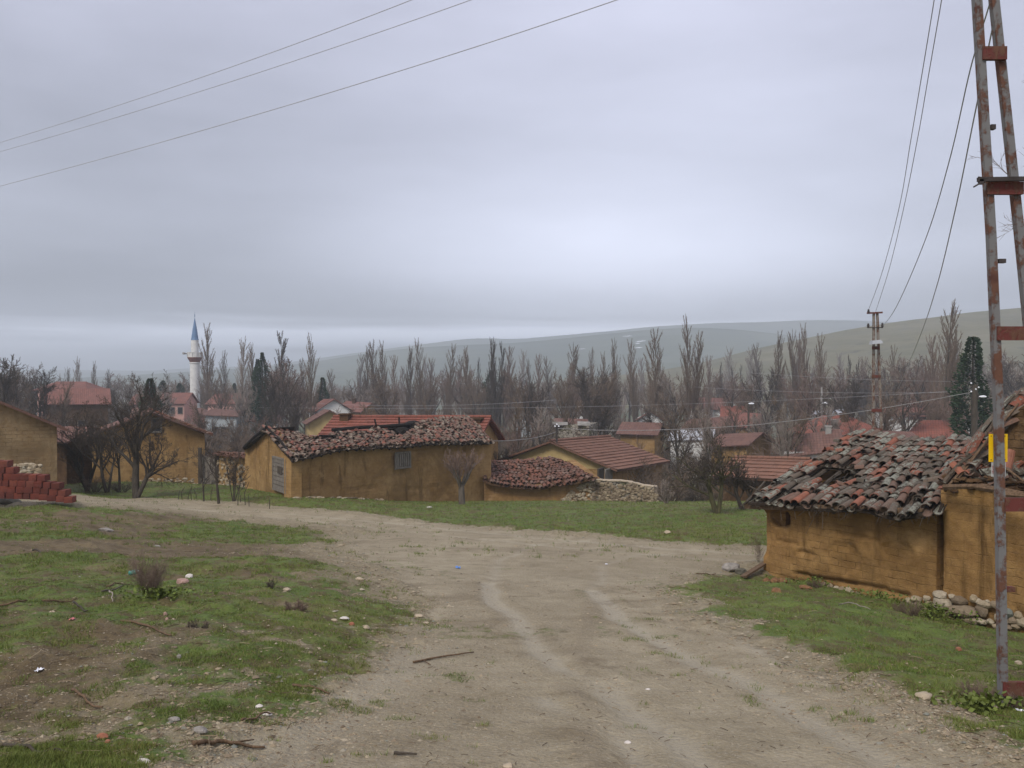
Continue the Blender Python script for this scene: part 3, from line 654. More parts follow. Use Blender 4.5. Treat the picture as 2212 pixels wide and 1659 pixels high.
def sag1(s, t):
    return -.13*math.exp(-((s-.80)/.13)**2)*(1-t)-.10*math.exp(-((s-.45)/.12)**2-((t-.35)/.25)**2)+.05*math.sin(s*9)*(t)+.06*math.exp(-((s-.1)/.2)**2)*(1-t)+.05*mnoise.noise(Vector((s*5, t*4, 2)))
f1 = bil(EL, ER, RL, RR, sag1)
holes = [(1812, 1032, 46, 21), (1782, 1026, 24, 14)]
thole = [(1798, 1040, 56, 24), (1770, 1034, 28, 17), (1806, 1030, 48, 19)]
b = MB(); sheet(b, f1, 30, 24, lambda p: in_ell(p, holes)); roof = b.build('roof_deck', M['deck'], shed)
b = MB()
def tn(r, pan): return r.random()**.8 if not pan else .5+.5*r.random()
mossy = [(1700, 1000, 12, 7), (1745, 1045, 20, 6), (1735, 985, 9, 5), (1905, 965, 10, 4)]
tile_patch(b, f1, 22, 12, .47, .086, rnd, lambda p, r, pan: in_ell(p, thole) or (in_ell(p, mossy) and r.random() < .8) or (not pan and r.random() < .03), 1.3, 6, .03, True, .8, tn)
for k in range(24):   # loose shards slipped out of their rows
    s, t = rnd.random(), rnd.random()*.9; p = f1(s, t)+Vector((0, 0, .13)); b.cc = rnd.random()
    q = Matrix.Rotation(rnd.uniform(0, 6.28), 3, 'Z'); half_tile(b, p, q @ Vector((1, 0, rnd.uniform(-.3, .3))).normalized(), q @ Vector((0, 1, 0)), Vector((0, 0, 1)), rnd.uniform(.12, .3), .09, .08, True, 5)
b.cc = 0; b.build('roof_tiles', M['tile_near'], shed)
b = MB()
b.beam(P(1612, 1092, 18.5), P(1778, 1098, 16.9), .10, .13, jit=.01); b.beam(P(1770, 1096, 16.9), P(2032, 1106, 15.05), .09, .09, jit=.01)
b.build('eave_beam', M['wood_brown'], shed)
b = MB()
for px0, py0, d0, px1, py1, d1, r in ((1612, 1086, 18.42, 1742, 1001, 19.7, .035), (1618, 1082, 18.4, 1850, 938, 21.05, .03), (1612, 1085, 18.3, 1652, 1040, 18.8, .025), (1600, 1094, 18.3, 1640, 1060, 18.8, .02), (1640, 1100, 18.2, 1660, 1080, 18.6, .02), (1618, 1050, 18.4, 1672, 1072, 18.2, .015)):
    b.tube([P(px0, py0, d0), P((px0+px1)/2, (py0+py1)/2+2, (d0+d1)/2), P(px1, py1, d1)], [r, r*1.1, r*.8], 6)
for k in range(9):   # rafters inside, seen through the hole
    s = .04+k*.11; b.tube([f1(s, 0)+Vector((0, 0, -.09)), f1(s, .98)+Vector((0, 0, -.09))], .045, 6)
for k in range(34):
    px = rnd.uniform(1785, 1845); py = rnd.uniform(1016, 1046); p = f1(.40+(px-1812)/500, .38)+Vector((rnd.uniform(-.25, .25), rnd.uniform(-.2, .2), rnd.uniform(-.08, .06)))
    a = Vector((rnd.gauss(0, 1), rnd.gauss(0, 1), rnd.gauss(0, .5))).normalized()*rnd.uniform(.1, .3); b.tube([p-a, p+a], [.012, .006], 4)
for k in range(60):   # straw and reed ends under the eave
    s = rnd.random(); p = f1(s, -.02)+Vector((0, 0, -.05)); a = Vector((rnd.gauss(-.3, .3), rnd.gauss(-.6, .3), rnd.gauss(-.3, .35)))*rnd.uniform(.1, .3); b.tube([p, p+a], [.008, .003], 3)
b.build('rafters', M['wood_dark'], shed)
b = MB(); hs = lambda s, t: f1(.12+.55*s, .26+.5*t)+Vector((0, 0, -.50+.1*mnoise.noise(Vector((s*6, t*6, 1))))); sheet(b, hs, 16, 12, None, .05, 0); b.build('hole_shade_sheet', M['dark'], shed)  # dark sheet added below the roof hole as painted interior shade
# footing stones of the shed, drawn from the photograph: x, y, half width, half height
def footing(lst, A, B, parent, name='footing_stones', push=.05, seed=0):
    b = MB(); r = random.Random(seed)
    for k, (px, py, hw, hh, tone) in enumerate(lst):
        x, y, _ = on_line(px, A, B); sc_ = y/F; n = Vector((-3.1, -2.15, 0)).normalized()
        p = Vector((x, y, zpix(py, y)))+n*push; b.cc = tone; b.rock(p, (hw*sc_*1.35, max(hw*sc_, .07)*.9, hh*sc_*1.2), seed*100+k, math.atan2(-3.1, 2.15)+r.uniform(-.2, .2), .22)
    return b.build(name, M['stones'], parent)
footing([(1798, 1266, 6, 6, .5), (1812, 1270, 6, 5, .8), (1823, 1273, 6, 6, .4), (1838, 1276, 9, 8, .75), (1785, 1262, 5, 5, .3), (1860, 1283, 7, 5, .1), (1968, 1297, 6, 7, .75), (1985, 1293, 10, 6, .7), (2008, 1292, 8, 6, .75), (2014, 1304, 9, 7, .5), (1992, 1308, 12, 7, .3), (2005, 1318, 10, 6, .2), (1977, 1306, 7, 6, .3)], A1, B1, shed, seed=3)
M['mud_gable'] = mud_material('darker_brown_mud', (.135, .08, .038), (.195, .12, .058), (.085, .048, .022), .8, .6, 1.0, 41)  # darker, browner mud for the set-back upper gable
# ---- taller building beyond it
barn2 = thing('collapsed_barn', 'half-collapsed mud barn behind the rusty pole, plastered wall on rubble footing', 'barn', (B1[0], B1[1], -4.2))
topB = lambda s: zpix(interp(to_px(lerp(B1[0], B2[0], s), lerp(B1[1], B2[1], s), -2)[0], [(2030, 1058), (2045, 1054), (2100, 1058), (2153, 1066), (2212, 1060), (2600, 1010)]), lerp(B1[1], B2[1], s))
b = MB(); wall(b, (B1[0]+.02, B1[1]-.03), B2, lambda s: -4.55, topB, .4, 80, 44, .035, dents=[(.5, -3.9, .5, .04, .04), (1.3, -3.85, .06, .1, .05), (1.2, -4.0, .7, .04, .05), (.0, -3.2, .05, .9, .10)], seed=31, u0=5)
n_ = Vector((3.1, 2.15, 0)).normalized(); q0 = Vector((B1[0], B1[1], 0))+n_*.75; q1 = Vector((B2[0]+.6, B2[1]-.9, 0))+n_*.75
def topC(s):
    x, y = lerp(q0.x, q1.x, s), lerp(q0.y, q1.y, s); px = to_px(x, y, -1)[0]; return zpix(interp(px, [(2030, 1050), (2090, 1000), (2150, 935), (2185, 895), (2230, 860), (2300, 830)]), y)
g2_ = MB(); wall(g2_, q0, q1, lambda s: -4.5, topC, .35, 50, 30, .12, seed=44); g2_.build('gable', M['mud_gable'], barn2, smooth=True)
for (p0, p1) in ((q0, q0+n_*3.6), (q0+n_*3.6, q1+n_*3.6), (q1, q1+n_*3.6)): wall(b, p0, p1, lambda s: -4.6, lambda s: -2.1, .35, 10, 6, .04, seed=9)
b.build('wall', M['mud'], barn2, smooth=True)
footing([(2035, 1283, 13, 9, .9), (2042, 1302, 18, 14, .85), (2062, 1288, 6, 6, .8), (2078, 1296, 14, 10, .15), (2089, 1318, 26, 11, .35), (2110, 1293, 8, 8, .6), (2121, 1298, 5, 5, .9), (2133, 1304, 12, 8, .7), (2140, 1299, 4, 4, .9), (2103, 1338, 16, 11, .6), (2083, 1336, 7, 7, .3), (2128, 1320, 13, 12, .2), (2127, 1341, 13, 6, .8), (2145, 1342, 7, 6, .85), (2062, 1325, 9, 5, .5), (2052, 1326, 5, 4, .6), (2155, 1305, 8, 8, .4),
         (2180, 1322, 13, 10, 1.0), (2170, 1335, 14, 9, .75), (2196, 1340, 9, 10, .3), (2207, 1330, 8, 9, .6), (2180, 1352, 14, 6, .2), (2203, 1352, 9, 6, .5), (2222, 1345, 14, 10, .7), (2160, 1352, 8, 5, .6), (2250, 1355, 16, 12, .4), (2240, 1330, 12, 9, .6)], B1, B2, barn2, seed=5)
E0, E1, K0, K1 = P(2046, 1040, 15.1), P(2098, 985, 17.3), P(2196, 868, 15.2), P(2226, 850, 17.2)
f2 = bil(E0, E1, K0, K1, lambda s, t: .06*mnoise.noise(Vector((s*5, t*6, 7))))
b = MB(); sheet(b, f2, 6, 10); b.build('roof_deck', M['mud_dark'], barn2)
b = MB(); tile_patch(b, f2, 9, 6, .42, .10, rnd, lambda p, r, pan: r.random() < .10, 2.2, 6, .03, True, .9, tn)
for k in range(120):  # broken tiles heaped over the wall head
    px = rnd.uniform(2046, 2180); x, y, _ = on_line(px, B1, B2); py = rnd.uniform(1012, 1056)+(6 if px > 2120 else 0); b.cc = rnd.random()
    p = Vector((x, y, zpix(py, y)))+n_*rnd.uniform(.0, .5)+Vector((0, 0, .02)); q = Matrix.Rotation(rnd.gauss(.7, .6), 3, 'Z') @ Matrix.Rotation(rnd.gauss(0, .35), 3, 'Y')
    half_tile(b, p, q @ Vector((1, 0, 0)), q @ Vector((0, 1, 0)), q @ Vector((0, 0, 1)), rnd.uniform(.14, .42), .095, .08, rnd.random() < .6, 6)
for k in range(44):
    u9 = k/43*rnd.uniform(.9, 1.1); px = 2062+u9*165; y = 15.15; b.cc = rnd.random(); p = P(px, 1022-u9*172+rnd.uniform(-9, 9), y); q = Matrix.Rotation(rnd.gauss(.3, .3), 3, 'Z') @ Matrix.Rotation(-.5+rnd.gauss(0, .2), 3, 'Y')
    half_tile(b, p, q @ Vector((1, 0, 0)), q @ Vector((0, 1, 0)), q @ Vector((0, 0, 1)), .42, .11, .09, True, 6)
b.cc = 0; b.build('roof_tiles', M['tile_near'], barn2)
b = MB()
for p0, p1, r in ((P(2040, 1052, 15.0), P(2135, 1050, 14.2), .05), (P(2110, 1052, 14.4), P(2212, 1068, 13.6), .055), (P(2150, 1066, 14.0), P(2290, 1082, 13.0), .05), (P(2042, 1060, 15.0), P(2082, 985, 15.9), .03), (P(2048, 1050, 15.0), P(2200, 872, 15.0), .022), (P(2064, 1042, 15.0), P(2150, 925, 14.9), .016), (P(2166, 970, 14.9), P(2192, 1013, 14.4), .012), (P(2150, 1000, 14.4), P(2212, 1040, 14.0), .02)):
    b.tube([p0, (p0+p1)/2+Vector((0, 0, rnd.uniform(-.03, .03))), p1], [r, r, r*.8], 6)
b.build('rafters', M['wood_brown'], barn2)
b = MB()
for k in range(90):
    px = rnd.uniform(2045, 2215); x, y, _ = on_line(px, B1, B2); p = Vector((x, y, zpix(rnd.uniform(1028, 1062), y)))+n_*rnd.uniform(-.05, .5); b.rock(p, (rnd.uniform(.04, .13), rnd.uniform(.04, .12), rnd.uniform(.02, .06)), k, rnd.uniform(0, 3))
b.build('rubble', M['mud_dark'], barn2)

# ================================================================== LONG HOUSE (centre)
LA, LB, LC = G(540, 1056), G(629, 1077), P(1045, 1084, 41)
LB2 = (P(629, 1000, 33).x, 33.0); LC2 = (P(1045, 1000, 41).x, 41.0); LA2 = (P(540, 1000, 37.5).x, 37.5)
lh = thing('long_house', 'long ochre mud-walled house with sagging broken tile roof and a small shuttered window', 'house', (LB2[0], LB2[1], -5.0))
EAV = [(600, 992), (636, 990), (675, 982), (732, 968), (797, 964), (875, 961), (932, 954), (1043, 953), (1100, 950)]
def ztl(s): 
    x, y = lerp(LB2[0], LC2[0], s), lerp(LB2[1], LC2[1], s); return zpix(interp(to_px(x, y, -3)[0], EAV)-3, y)
b = MB(); Lw = math.hypot(LC2[0]-LB2[0], LC2[1]-LB2[1])
wall(b, LB2, LC2, lambda s: lerp(-5.0, -6.3, s), ztl, .45, 130, 30, .05, dents=[(1, -4.4, 1.0, .03, .04), (5, -4.2, 2, .03, .04), (7, -4.9, 2, .03, .04), (3.5, -4.6, 1.3, .04, .04), (8.3, -3.35, .25, .2, .06), (9.9, -3.4, .3, .2, .08)], seed=12)
APX = P(575, 927, 35.2); eB = ztl(0)
def ztg(s):   # gable: eave - apex - eave
    return lerp(zpix(966, 37.5), APX.z-.03, s*2) if s < .5 else lerp(APX.z-.03, eB, (s-.5)*2)
wall(b, LA2, LB2, lambda s: -5.3, ztg, .4, 48, 24, .05, dents=[(1.8, -4.0, .5, .03, .03)], seed=14)
back = (LC2[0]-.0+(LA2[0]-LB2[0])*.95, LC2[1]+(LA2[1]-LB2[1])*.95)
wall(b, LA2, back, lambda s: -6.3, lambda s: -3.1, .4, 20, 6, .03, seed=15); 
cR = (LC2[0], LC2[1])
def ztr(s): return -3.0+1.0*(1-abs(2*s-1))*.85
wall(b, cR, back, lambda s: -6.4, ztr, .4, 16, 10, .03, seed=16)
b.build('wall', M['mud_far'], lh, smooth=True)
RID = [(560, 925), (574, 924), (610, 929), (643, 936), (680, 945), (720, 938), (760, 931), (820, 926), (870, 921), (898, 915), (943, 907), (1003, 901), (1030, 903), (1100, 905)]
# eave and ridge lines of the front slope
n2d = Vector((8.0, -6.9)).normalized(); ov = .28
def fl(s, t):
    ex, ey = lerp(LB2[0], LC2[0], -.02+1.05*s)+n2d.x*ov, lerp(LB2[1], LC2[1], -.02+1.05*s)+n2d.y*ov; epx = to_px(ex, ey, -3)[0]
    E = Vector((ex, ey, zpix(interp(epx, EAV)+3, ey)))
    rx, ry = lerp(APX.x-.1, -2.05, s), lerp(35.2, 43.2, s); rpx = to_px(rx, ry, -2)[0]; Rg = Vector((rx, ry, zpix(interp(rpx, RID)+1, ry)))
    p = lerp(E, Rg, t); return p+Vector((0, 0, .05*mnoise.noise(Vector((s*14, t*4, 3)))-.07*math.sin(math.pi*t)*math.exp(-((s-.25)/.2)**2)))
lholes = [(680, 941, 32, 8), (745, 933, 30, 4.5), (785, 935, 18, 4), (866, 930, 34, 10), (720, 950, 18, 3.5), (890, 922, 18, 7), (640, 934, 14, 4)]
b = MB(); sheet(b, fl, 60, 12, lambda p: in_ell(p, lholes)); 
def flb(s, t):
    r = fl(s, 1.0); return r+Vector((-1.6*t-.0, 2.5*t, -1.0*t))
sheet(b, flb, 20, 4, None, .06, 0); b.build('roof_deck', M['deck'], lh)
b = MB(); rnd = random.Random(8)
bare = [(700, 952, 40, 3), (790, 944, 50, 3), (850, 944, 22, 4)]
def tnl(r, pan): return min(1, max(0, r.gauss(.45, .28))) if not pan else .9
def tone_red(r, pan): return r.random()*.35
tile_patch(b, fl, 60, 12, .34, .083, rnd, lambda p, r, pan: in_ell(p, lholes) or (in_ell(p, bare) and r.random() < .6) or r.random() < .04, 2.0, 4, .02, True, .6, tnl)
for k in range(70):
    s, t = rnd.random(), rnd.random()*.95; p = fl(s, t)+Vector((0, 0, .12)); b.cc = rnd.random()
    if in_ell(p, lholes): continue
    q = Matrix.Rotation(rnd.uniform(0, 6.28), 3, 'Z') @ Matrix.Rotation(rnd.gauss(0, .3), 3, 'Y'); half_tile(b, p, q @ Vector((1, 0, 0)), q @ Vector((0, 1, 0)), q @ Vector((0, 0, 1)), rnd.uniform(.14, .3), .1, .08, True, 4)
b.cc = 0; b.build('roof_tiles', M['tile_long'], lh)
b = MB()
for pts, r in (([P(718, 929, 37.6), P(770, 924, 38.6), P(830, 921, 39.6), P(893, 916, 40.6)], .085), ([P(700, 952, 36.2), P(745, 947, 36.8), P(795, 944, 37.6)], .06), ([P(690, 941, 36.4), P(760, 943, 37.6)], .05), ([P(815, 928, 40), P(809, 905, 40)], .04), ([P(863, 924, 41), P(862, 902, 41)], .045), ([P(723, 944, 37), P(735, 926, 38)], .05),
               ([P(576, 924, 34.9), P(552, 942, 36.2), P(527, 967, 37.4)], .07), ([P(574, 922, 35.1), P(604, 950, 34.0), P(636, 994, 32.7)], .05), ([P(580, 930, 35.1), P(545, 955, 36.5)], .05)):
    b.tube(pts, r, 6)
b.box(P(872, 924, 40.6), (1.3, .5, .26), Matrix.Rotation(.75, 3, 'Z'), .1); b.rock(P(893, 921, 40.8), (.5, .35, .26), 77); b.rock(P(868, 930, 40), (.4, .3, .16), 78)
for k in range(26):
    s = k/26+.01; b.tube([fl(s, 0)+Vector((0, 0, -.09)), fl(s, .97)+Vector((0, 0, -.1))], .045, 5)
b.build('charred_rafters', M['dark'], lh)
# plank verge at the left gable: thin overhanging roof edge
b = MB()
v0, v1, v2 = P(576, 925, 35.0), P(524, 968, 37.6), Vector((1.0, 1.1, 0))*.9
b.quad(v0, v1, v1+v2, v0+v2); b.quad(v0-Vector((0, 0, .07)), v0-Vector((0, 0, .07))+v2, v1+v2-Vector((0, 0, .07)), v1-Vector((0, 0, .07))); b.quad(v0, v0-Vector((0, 0, .07)), v1-Vector((0, 0, .07)), v1)
b.build('gable_verge', M['wood_dark'], lh)
def plank_panel(name, A, B, px0, px1, py0, py1, parent, m, npl=5, out=.06, gap=.012, horiz=False, frame=True):
    """boarded door or shutter set on the wall A-B"""
    x0, y0, _ = on_line(px0, A, B); x1, y1, _ = on_line(px1, A, B); L = math.hypot(x1-x0, y1-y0); d = (Vector((x1-x0, y1-y0, 0))/L); n = Vector((d.y, -d.x, 0)); 
    if n.dot(Vector((-x0, -y0, 0))) < 0: n = -n
    ym = (y0+y1)/2; z0, z1 = zpix(py1, ym), zpix(py0, ym); o = Vector((x0, y0, 0))+n*out; b = MB(); rot = Matrix((d, n, Vector((0, 0, 1)))).transposed(); rr = random.Random(int(px0))
    if horiz:
        for k in range(npl): b.box(o+d*L/2+Vector((0, 0, z0+(k+.5)*(z1-z0)/npl)), (L, .03, (z1-z0)/npl-gap), rot, .006)
    else:
        for k in range(npl): b.box(o+d*(k+.5)*L/npl+Vector((0, 0, (z0+z1)/2+rr.uniform(-.02, .02))), (L/npl-gap, .03, z1-z0), rot, .006)
    pn = b.build(name, m, parent)
    if frame:
        b = MB(); w_ = .07
        for c_, s_ in ((o+d*(-w_/2)+Vector((0, 0, (z0+z1)/2)), (w_, .08, z1-z0+2*w_)), (o+d*(L+w_/2)+Vector((0, 0, (z0+z1)/2)), (w_, .08, z1-z0+2*w_)), (o+d*L/2+Vector((0, 0, z1+w_/2)), (L, .08, w_)), (o+d*L/2+Vector((0, 0, z0-w_/2)), (L, .08, w_))): b.box(c_, s_, rot, .004)
        fr = b.build('frame', m, pn)
    return pn
plank_panel('door', LA2, LB2, 594, 621, 992, 1058, lh, M['wood_grey'], 7, .07, .02, True)
b = MB(); x0, y0, _ = on_line(596, LA2, LB2); x1, y1, _ = on_line(620, LA2, LB2); b.box(((x0+x1)/2-.03, (y0+y1)/2-.13, zpix(1015, (y0+y1)/2)), (.55, .04, .28), Matrix.Rotation(math.atan2(y1-y0, x1-x0), 3, 'Z'), .01); b.build('door_panel', M['wood_dark'], lh)
wn = plank_panel('window', LB2, LC2, 856, 882, 979, 1008, lh, M['wood_grey'], 6, .06, .03)
plank_panel('shutter', LB2, LC2, 849, 854, 976, 1013, lh, M['wood_grey'], 2, .1, .01, False, False)
b = MB(); rnd = random.Random(5)
for k in range(34):
    px = 632+rnd.random()**1.3*180; x, y, _ = on_line(px, LB2, LC2); x += n2d.x*rnd.uniform(.1, .5); y += n2d.y*rnd.uniform(.1, .5); b.cc = rnd.random()*.9
    b.rock((x, y, gz(x, y)+.02), (rnd.uniform(.06, .2), rnd.uniform(.06, .14), rnd.uniform(.03, .07)), k, rnd.uniform(0, 3))
b.build('footing_stones', M['stones'], lh)

# ================================================================== GENERIC GABLE / HIP HOUSE
def slab(b, pts, th, e):
    """roof plane with thickness and uv in metres; pts: eaveL, eaveR, ridgeR, ridgeL; e: unit along ridge"""
    n = (pts[1]-pts[0]).cross(pts[2]-pts[1]).normalized()
    if n.z < 0: n = -n
    u = lambda p: ((p-pts[0]).dot(e), (p-pts[0]-e*(p-pts[0]).dot(e)).length)
    low = [p-n*th for p in pts]; uv = [u(p) for p in pts]; k = len(pts)
    b.add(pts+low, [tuple(range(k)), tuple(reversed(range(k, 2*k)))]+[(i, i+k, (i+1) % k+k, (i+1) % k) for i in range(k)], [uv, list(reversed(uv))]+[[uv[i], uv[i], uv[(i+1) % k], uv[(i+1) % k]] for i in range(k)])
def house(name, label, R0, R1, w, drop, base_z, mroof, mwall, cat='house', hip=0.0, ov=.35, chimneys=(), windows=(), doors=(), group=None, courses=False, th=.09, wback=None, gable_mat=None, msmoke=None):
    """R0, R1 ridge ends (3D); w half width towards the camera; drop ridge to eave"""
    R0, R1 = Vector(R0), Vector(R1); e = (R1-R0); L = e.length; e.normalize(); eh = Vector((e.x, e.y, 0)).normalized(); n = Vector((eh.y, -eh.x, 0))
    if n.dot(-R0) < 0: n = -n
    wb = wback or w; zb = base_z; mid = (R0+R1)/2
    t = thing(name, label, cat, (mid.x, mid.y, zb), group)
    up = Vector((0, 0, 1)); k = drop/w; e0, e1 = R0-eh*ov, R1+eh*ov
    eo = hip
    fe0, fe1 = e0-eh*eo+n*(w+ov)-up*k*(w+ov), e1+eh*eo+n*(w+ov)-up*k*(w+ov); kb = drop/wb; be0, be1 = e0-eh*eo-n*(wb+ov)-up*kb*(wb+ov), e1+eh*eo-n*(wb+ov)-up*kb*(wb+ov)
    b = MB()
    if courses:
        rowL = .34; sl = (fe0-e0).length; nrow = max(3, int(sl/rowL)); nn = (fe1-fe0).cross(e0-fe0).normalized()
        if nn.z < 0: nn = -nn
        for q in range(nrow):
            a0, a1 = lerp(fe0, e0, q/nrow), lerp(fe1, e1, q/nrow); c0, c1 = lerp(fe0, e0, (q+1.12)/nrow), lerp(fe1, e1, (q+1.12)/nrow); m_ = 24; rr = random.Random(q)
            for i in range(m_):
                p0, p1, p2, p3 = lerp(a0, a1, i/m_), lerp(a0, a1, (i+1)/m_), lerp(c0, c1, (i+1)/m_), lerp(c0, c1, i/m_); h_ = nn*(.05+rr.uniform(-.012, .012)); v_ = q*.34
                uu = lambda x_, y_: (x_*L, v_+y_*.33)
                b.quad(p0+h_, p1+h_, p2, p3, [uu(i/m_, .2), uu((i+1)/m_, .2), uu((i+1)/m_, 1), uu(i/m_, 1)]); b.quad(p0-nn*.02, p1-nn*.02, p1+h_, p0+h_, [uu(i/m_, .02)]*4)
        b.tube([e0+nn*.03, lerp(e0, e1, .5)+nn*.03, e1+nn*.03], .10, 6)
    slab(b, [fe0, fe1, e1, e0], th, eh); slab(b, [be0, be1, e1, e0], th, eh)
    if hip:
        slab(b, [fe0, be0, e0], th, n); slab(b, [fe1, be1, e1], th, n)
    rf = b.build('roof', mroof, t)
    for (ct, co, cs, chh, cm) in chimneys:
        c = lerp(R0, R1, ct)+n*co; zz = c.z-abs(co)*k; cb = MB(); cb.box((c.x, c.y, zz+chh/2-.15), (cs, cs, chh+.3), Matrix.Rotation(math.atan2(eh.y, eh.x), 3, 'Z')); cb.box((c.x, c.y, zz+chh+.03), (cs*1.25, cs*1.25, .07), Matrix.Rotation(math.atan2(eh.y, eh.x), 3, 'Z')); cb.build('chimney', M[cm], rf)
    # walls as one closed shell with gables
    b = MB(); h0, h1 = R0-eh*(eo-.0)*.8, R1+eh*(eo-.0)*.8; ez = mid.z-drop-.06
    def wl(p0, p1, z1, z0=zb-.5):
        Lw_ = (p1-p0).length; b.quad(Vector((p0.x, p0.y, z0)), Vector((p1.x, p1.y, z0)), Vector((p1.x, p1.y, z1)), Vector((p0.x, p0.y, z1)), [(0, z0), (Lw_, z0), (Lw_, z1), (0, z1)])
    f0, f1_, g0, g1 = h0+n*w, h1+n*w, h0-n*wb, h1-n*wb
    for p0, p1 in ((f0, f1_), (f1_, g1), (g1, g0), (g0, f0)): wl(p0, p1, ez)
    b.build('wall', mwall, t)
    if not hip:
        b = MB()
        for fa, ga, ap in ((f0, g0, R0), (f1_, g1, R1)):
            b = MB(); b.add([Vector((fa.x, fa.y, ez)), Vector((ga.x, ga.y, ez)), Vector((ap.x, ap.y, ap.z-.1))], [(0, 1, 2)], [[(0, ez), ((fa-ga).length, ez), (w, ap.z)]])
            b.build('gable', gable_mat or mwall, t)
    # windows: (side, position along 0..1, sill z over base, width, height)
    for lst, nm in ((windows, 'window'), (doors, 'door')):
        for (side, tt, sz, ww, hh) in lst:
            a_, c_, nn2 = {'f': (f0, f1_, n), 'l': (g0, f0, -eh), 'r': (f1_, g1, eh)}[side]; p = lerp(a_, c_, tt); dd = (c_-a_).normalized(); rot = Matrix((dd, nn2, up)).transposed()
            wb_ = MB(); wb_.box(Vector((p.x, p.y, zb+sz+hh/2))+nn2*.01, (ww, .06, hh), rot); wo_ = wb_.build(nm, M['glass'] if nm == 'window' else M['wood_dark'], t)
            fb = MB()
            for dx_, dz_, sx, szz in ((-ww/2, 0, .08, hh+.08), (ww/2, 0, .08, hh+.08), (0, -hh/2, ww, .08), (0, hh/2, ww, .08)): fb.box(Vector((p.x, p.y, zb+sz+hh/2+dz_))+nn2*.03+dd*dx_, (sx, .08, szz), rot)
            fb.build('frame', M['wood_grey'], wo_)
    return t
# red roof directly behind the long house
rr_ = house('brick_roofed_house', 'house with bright red tiled roof and two chimneys behind the long mud house', (-9.75, 50, -2.42), (-1.45, 48, -2.33), 2.8, 1.25, -7.5, M['roof_red'], M['mud_far'], chimneys=((.06, .3, .5, .28, 'mud_dark'), (.955, .45, .6, .12, 'mud_dark')), courses=True, windows=(('r', .5, 2.6, .6, .7),))
# low lean-to, right of the long house
S0, S1 = (LC2[0]+.02, 40.9), (P(1278, 1050, 40).x, 40.0)
st = thing('low_stable', 'low mud stable with drooping dark red barrel tiles, between long house and stone wall', 'stable', (S0[0], S0[1], -6))
b = MB(); wall(b, S0, S1, lambda s: -6.5, lambda s: zpix(interp(lerp(1045, 1278, s), [(1045, 1040), (1100, 1050), (1200, 1042), (1278, 1030)]), 40.5), .4, 60, 14, .05, seed=51)
wall(b, S1, (S1[0]-.9, S1[1]+3.2), lambda s: -6.6, lambda s: -4.7+.5*s, .4, 12, 8, .05, seed=52); b.build('wall', M['mud_pale'], st, smooth=True)
def fs1(s, t):
    px = lerp(1042, 1282, s); e = Vector((lerp(S0[0], S1[0]+.1, s)+.02, lerp(S0[1], S1[1], s)-.3, 0)); e.z = zpix(interp(px, [(1042, 1038), (1075, 1048), (1110, 1051), (1160, 1055), (1200, 1046), (1240, 1042), (1282, 1032)]), e.y)
    r = Vector((lerp(P(1046, 998, 44).x, P(1215, 995, 43.2).x, s), lerp(44, 43.2, s), 0)); r.z = zpix(interp(lerp(1046, 1215, s), [(1046, 999), (1100, 998), (1188, 991), (1215, 998)]), r.y)
    return lerp(e, r, t)+Vector((0, 0, .05*mnoise.noise(Vector((s*8, t*3, 9)))))
b = MB(); sheet(b, fs1, 30, 8); b.build('roof_deck', M['mud_dark'], st)
b = MB(); tile_patch(b, fs1, 28, 11, .36, .09, random.Random(61), lambda p, r, pan: r.random() < .03, 1.8, 4, .02, True, .9); b.build('roof_tiles', M['tile_small'], st)
b = MB(); rnd = random.Random(62)
for k in range(130):   # whitish rubble at the right end of its wall
    px = rnd.uniform(1216, 1280); lim = interp(px, [(1216, 1078), (1235, 1060), (1258, 1046), (1280, 1036)]); py = rnd.uniform(lim, 1085); x, y, _ = on_line(px, S0, S1); b.cc = rnd.uniform(.45, .95)
    b.rock((x, y-.02, zpix(py, y)), (rnd.uniform(.05, .11), .06, rnd.uniform(.04, .08)), k, 0)
b.build('rubble_facing', M['stones'], st)
W0, W1 = S1, (P(1420, 1050, 39.4).x, 39.4)
sw = thing('stone_wall', 'mossy rubble stone wall with sloping mortar coping, right of the low stable', 'wall', (W0[0], W0[1], -6.2))
wtop = lambda s: zpix(lerp(1034, 1052, s)+2*math.sin(s*9), lerp(40, 39.4, s))
b = MB(); wall(b, W0, W1, lambda s: -6.5, wtop, .45, 60, 16, .04, seed=71); b.build('wall_core', M['stone_wall'], sw, smooth=True)
b = MB()
for k in range(330):
    s = rnd.random(); t = rnd.random(); x, y = lerp(W0[0], W1[0], s), lerp(W0[1], W1[1], s); z = lerp(zpix(1087, y), wtop(s)-.06, t); b.cc = rnd.uniform(.1, .75) if rnd.random() < .5+.3*s else rnd.uniform(0, .3)
    b.rock((x, y+.0, z), (rnd.uniform(.05, .14), .07, rnd.uniform(.05, .11)), k, rnd.uniform(-.2, .2))
b.build('stones', M['stones'], sw)
b = MB(); pts = [Vector((lerp(W0[0], W1[0], s), lerp(W0[1], W1[1], s)+.2, wtop(s)+.03)) for s in np.linspace(0, 1, 12)]
for i in range(11): b.beam(pts[i], pts[i+1], .45, .045, jit=.012)
b.build('coping', M['rock'], sw)
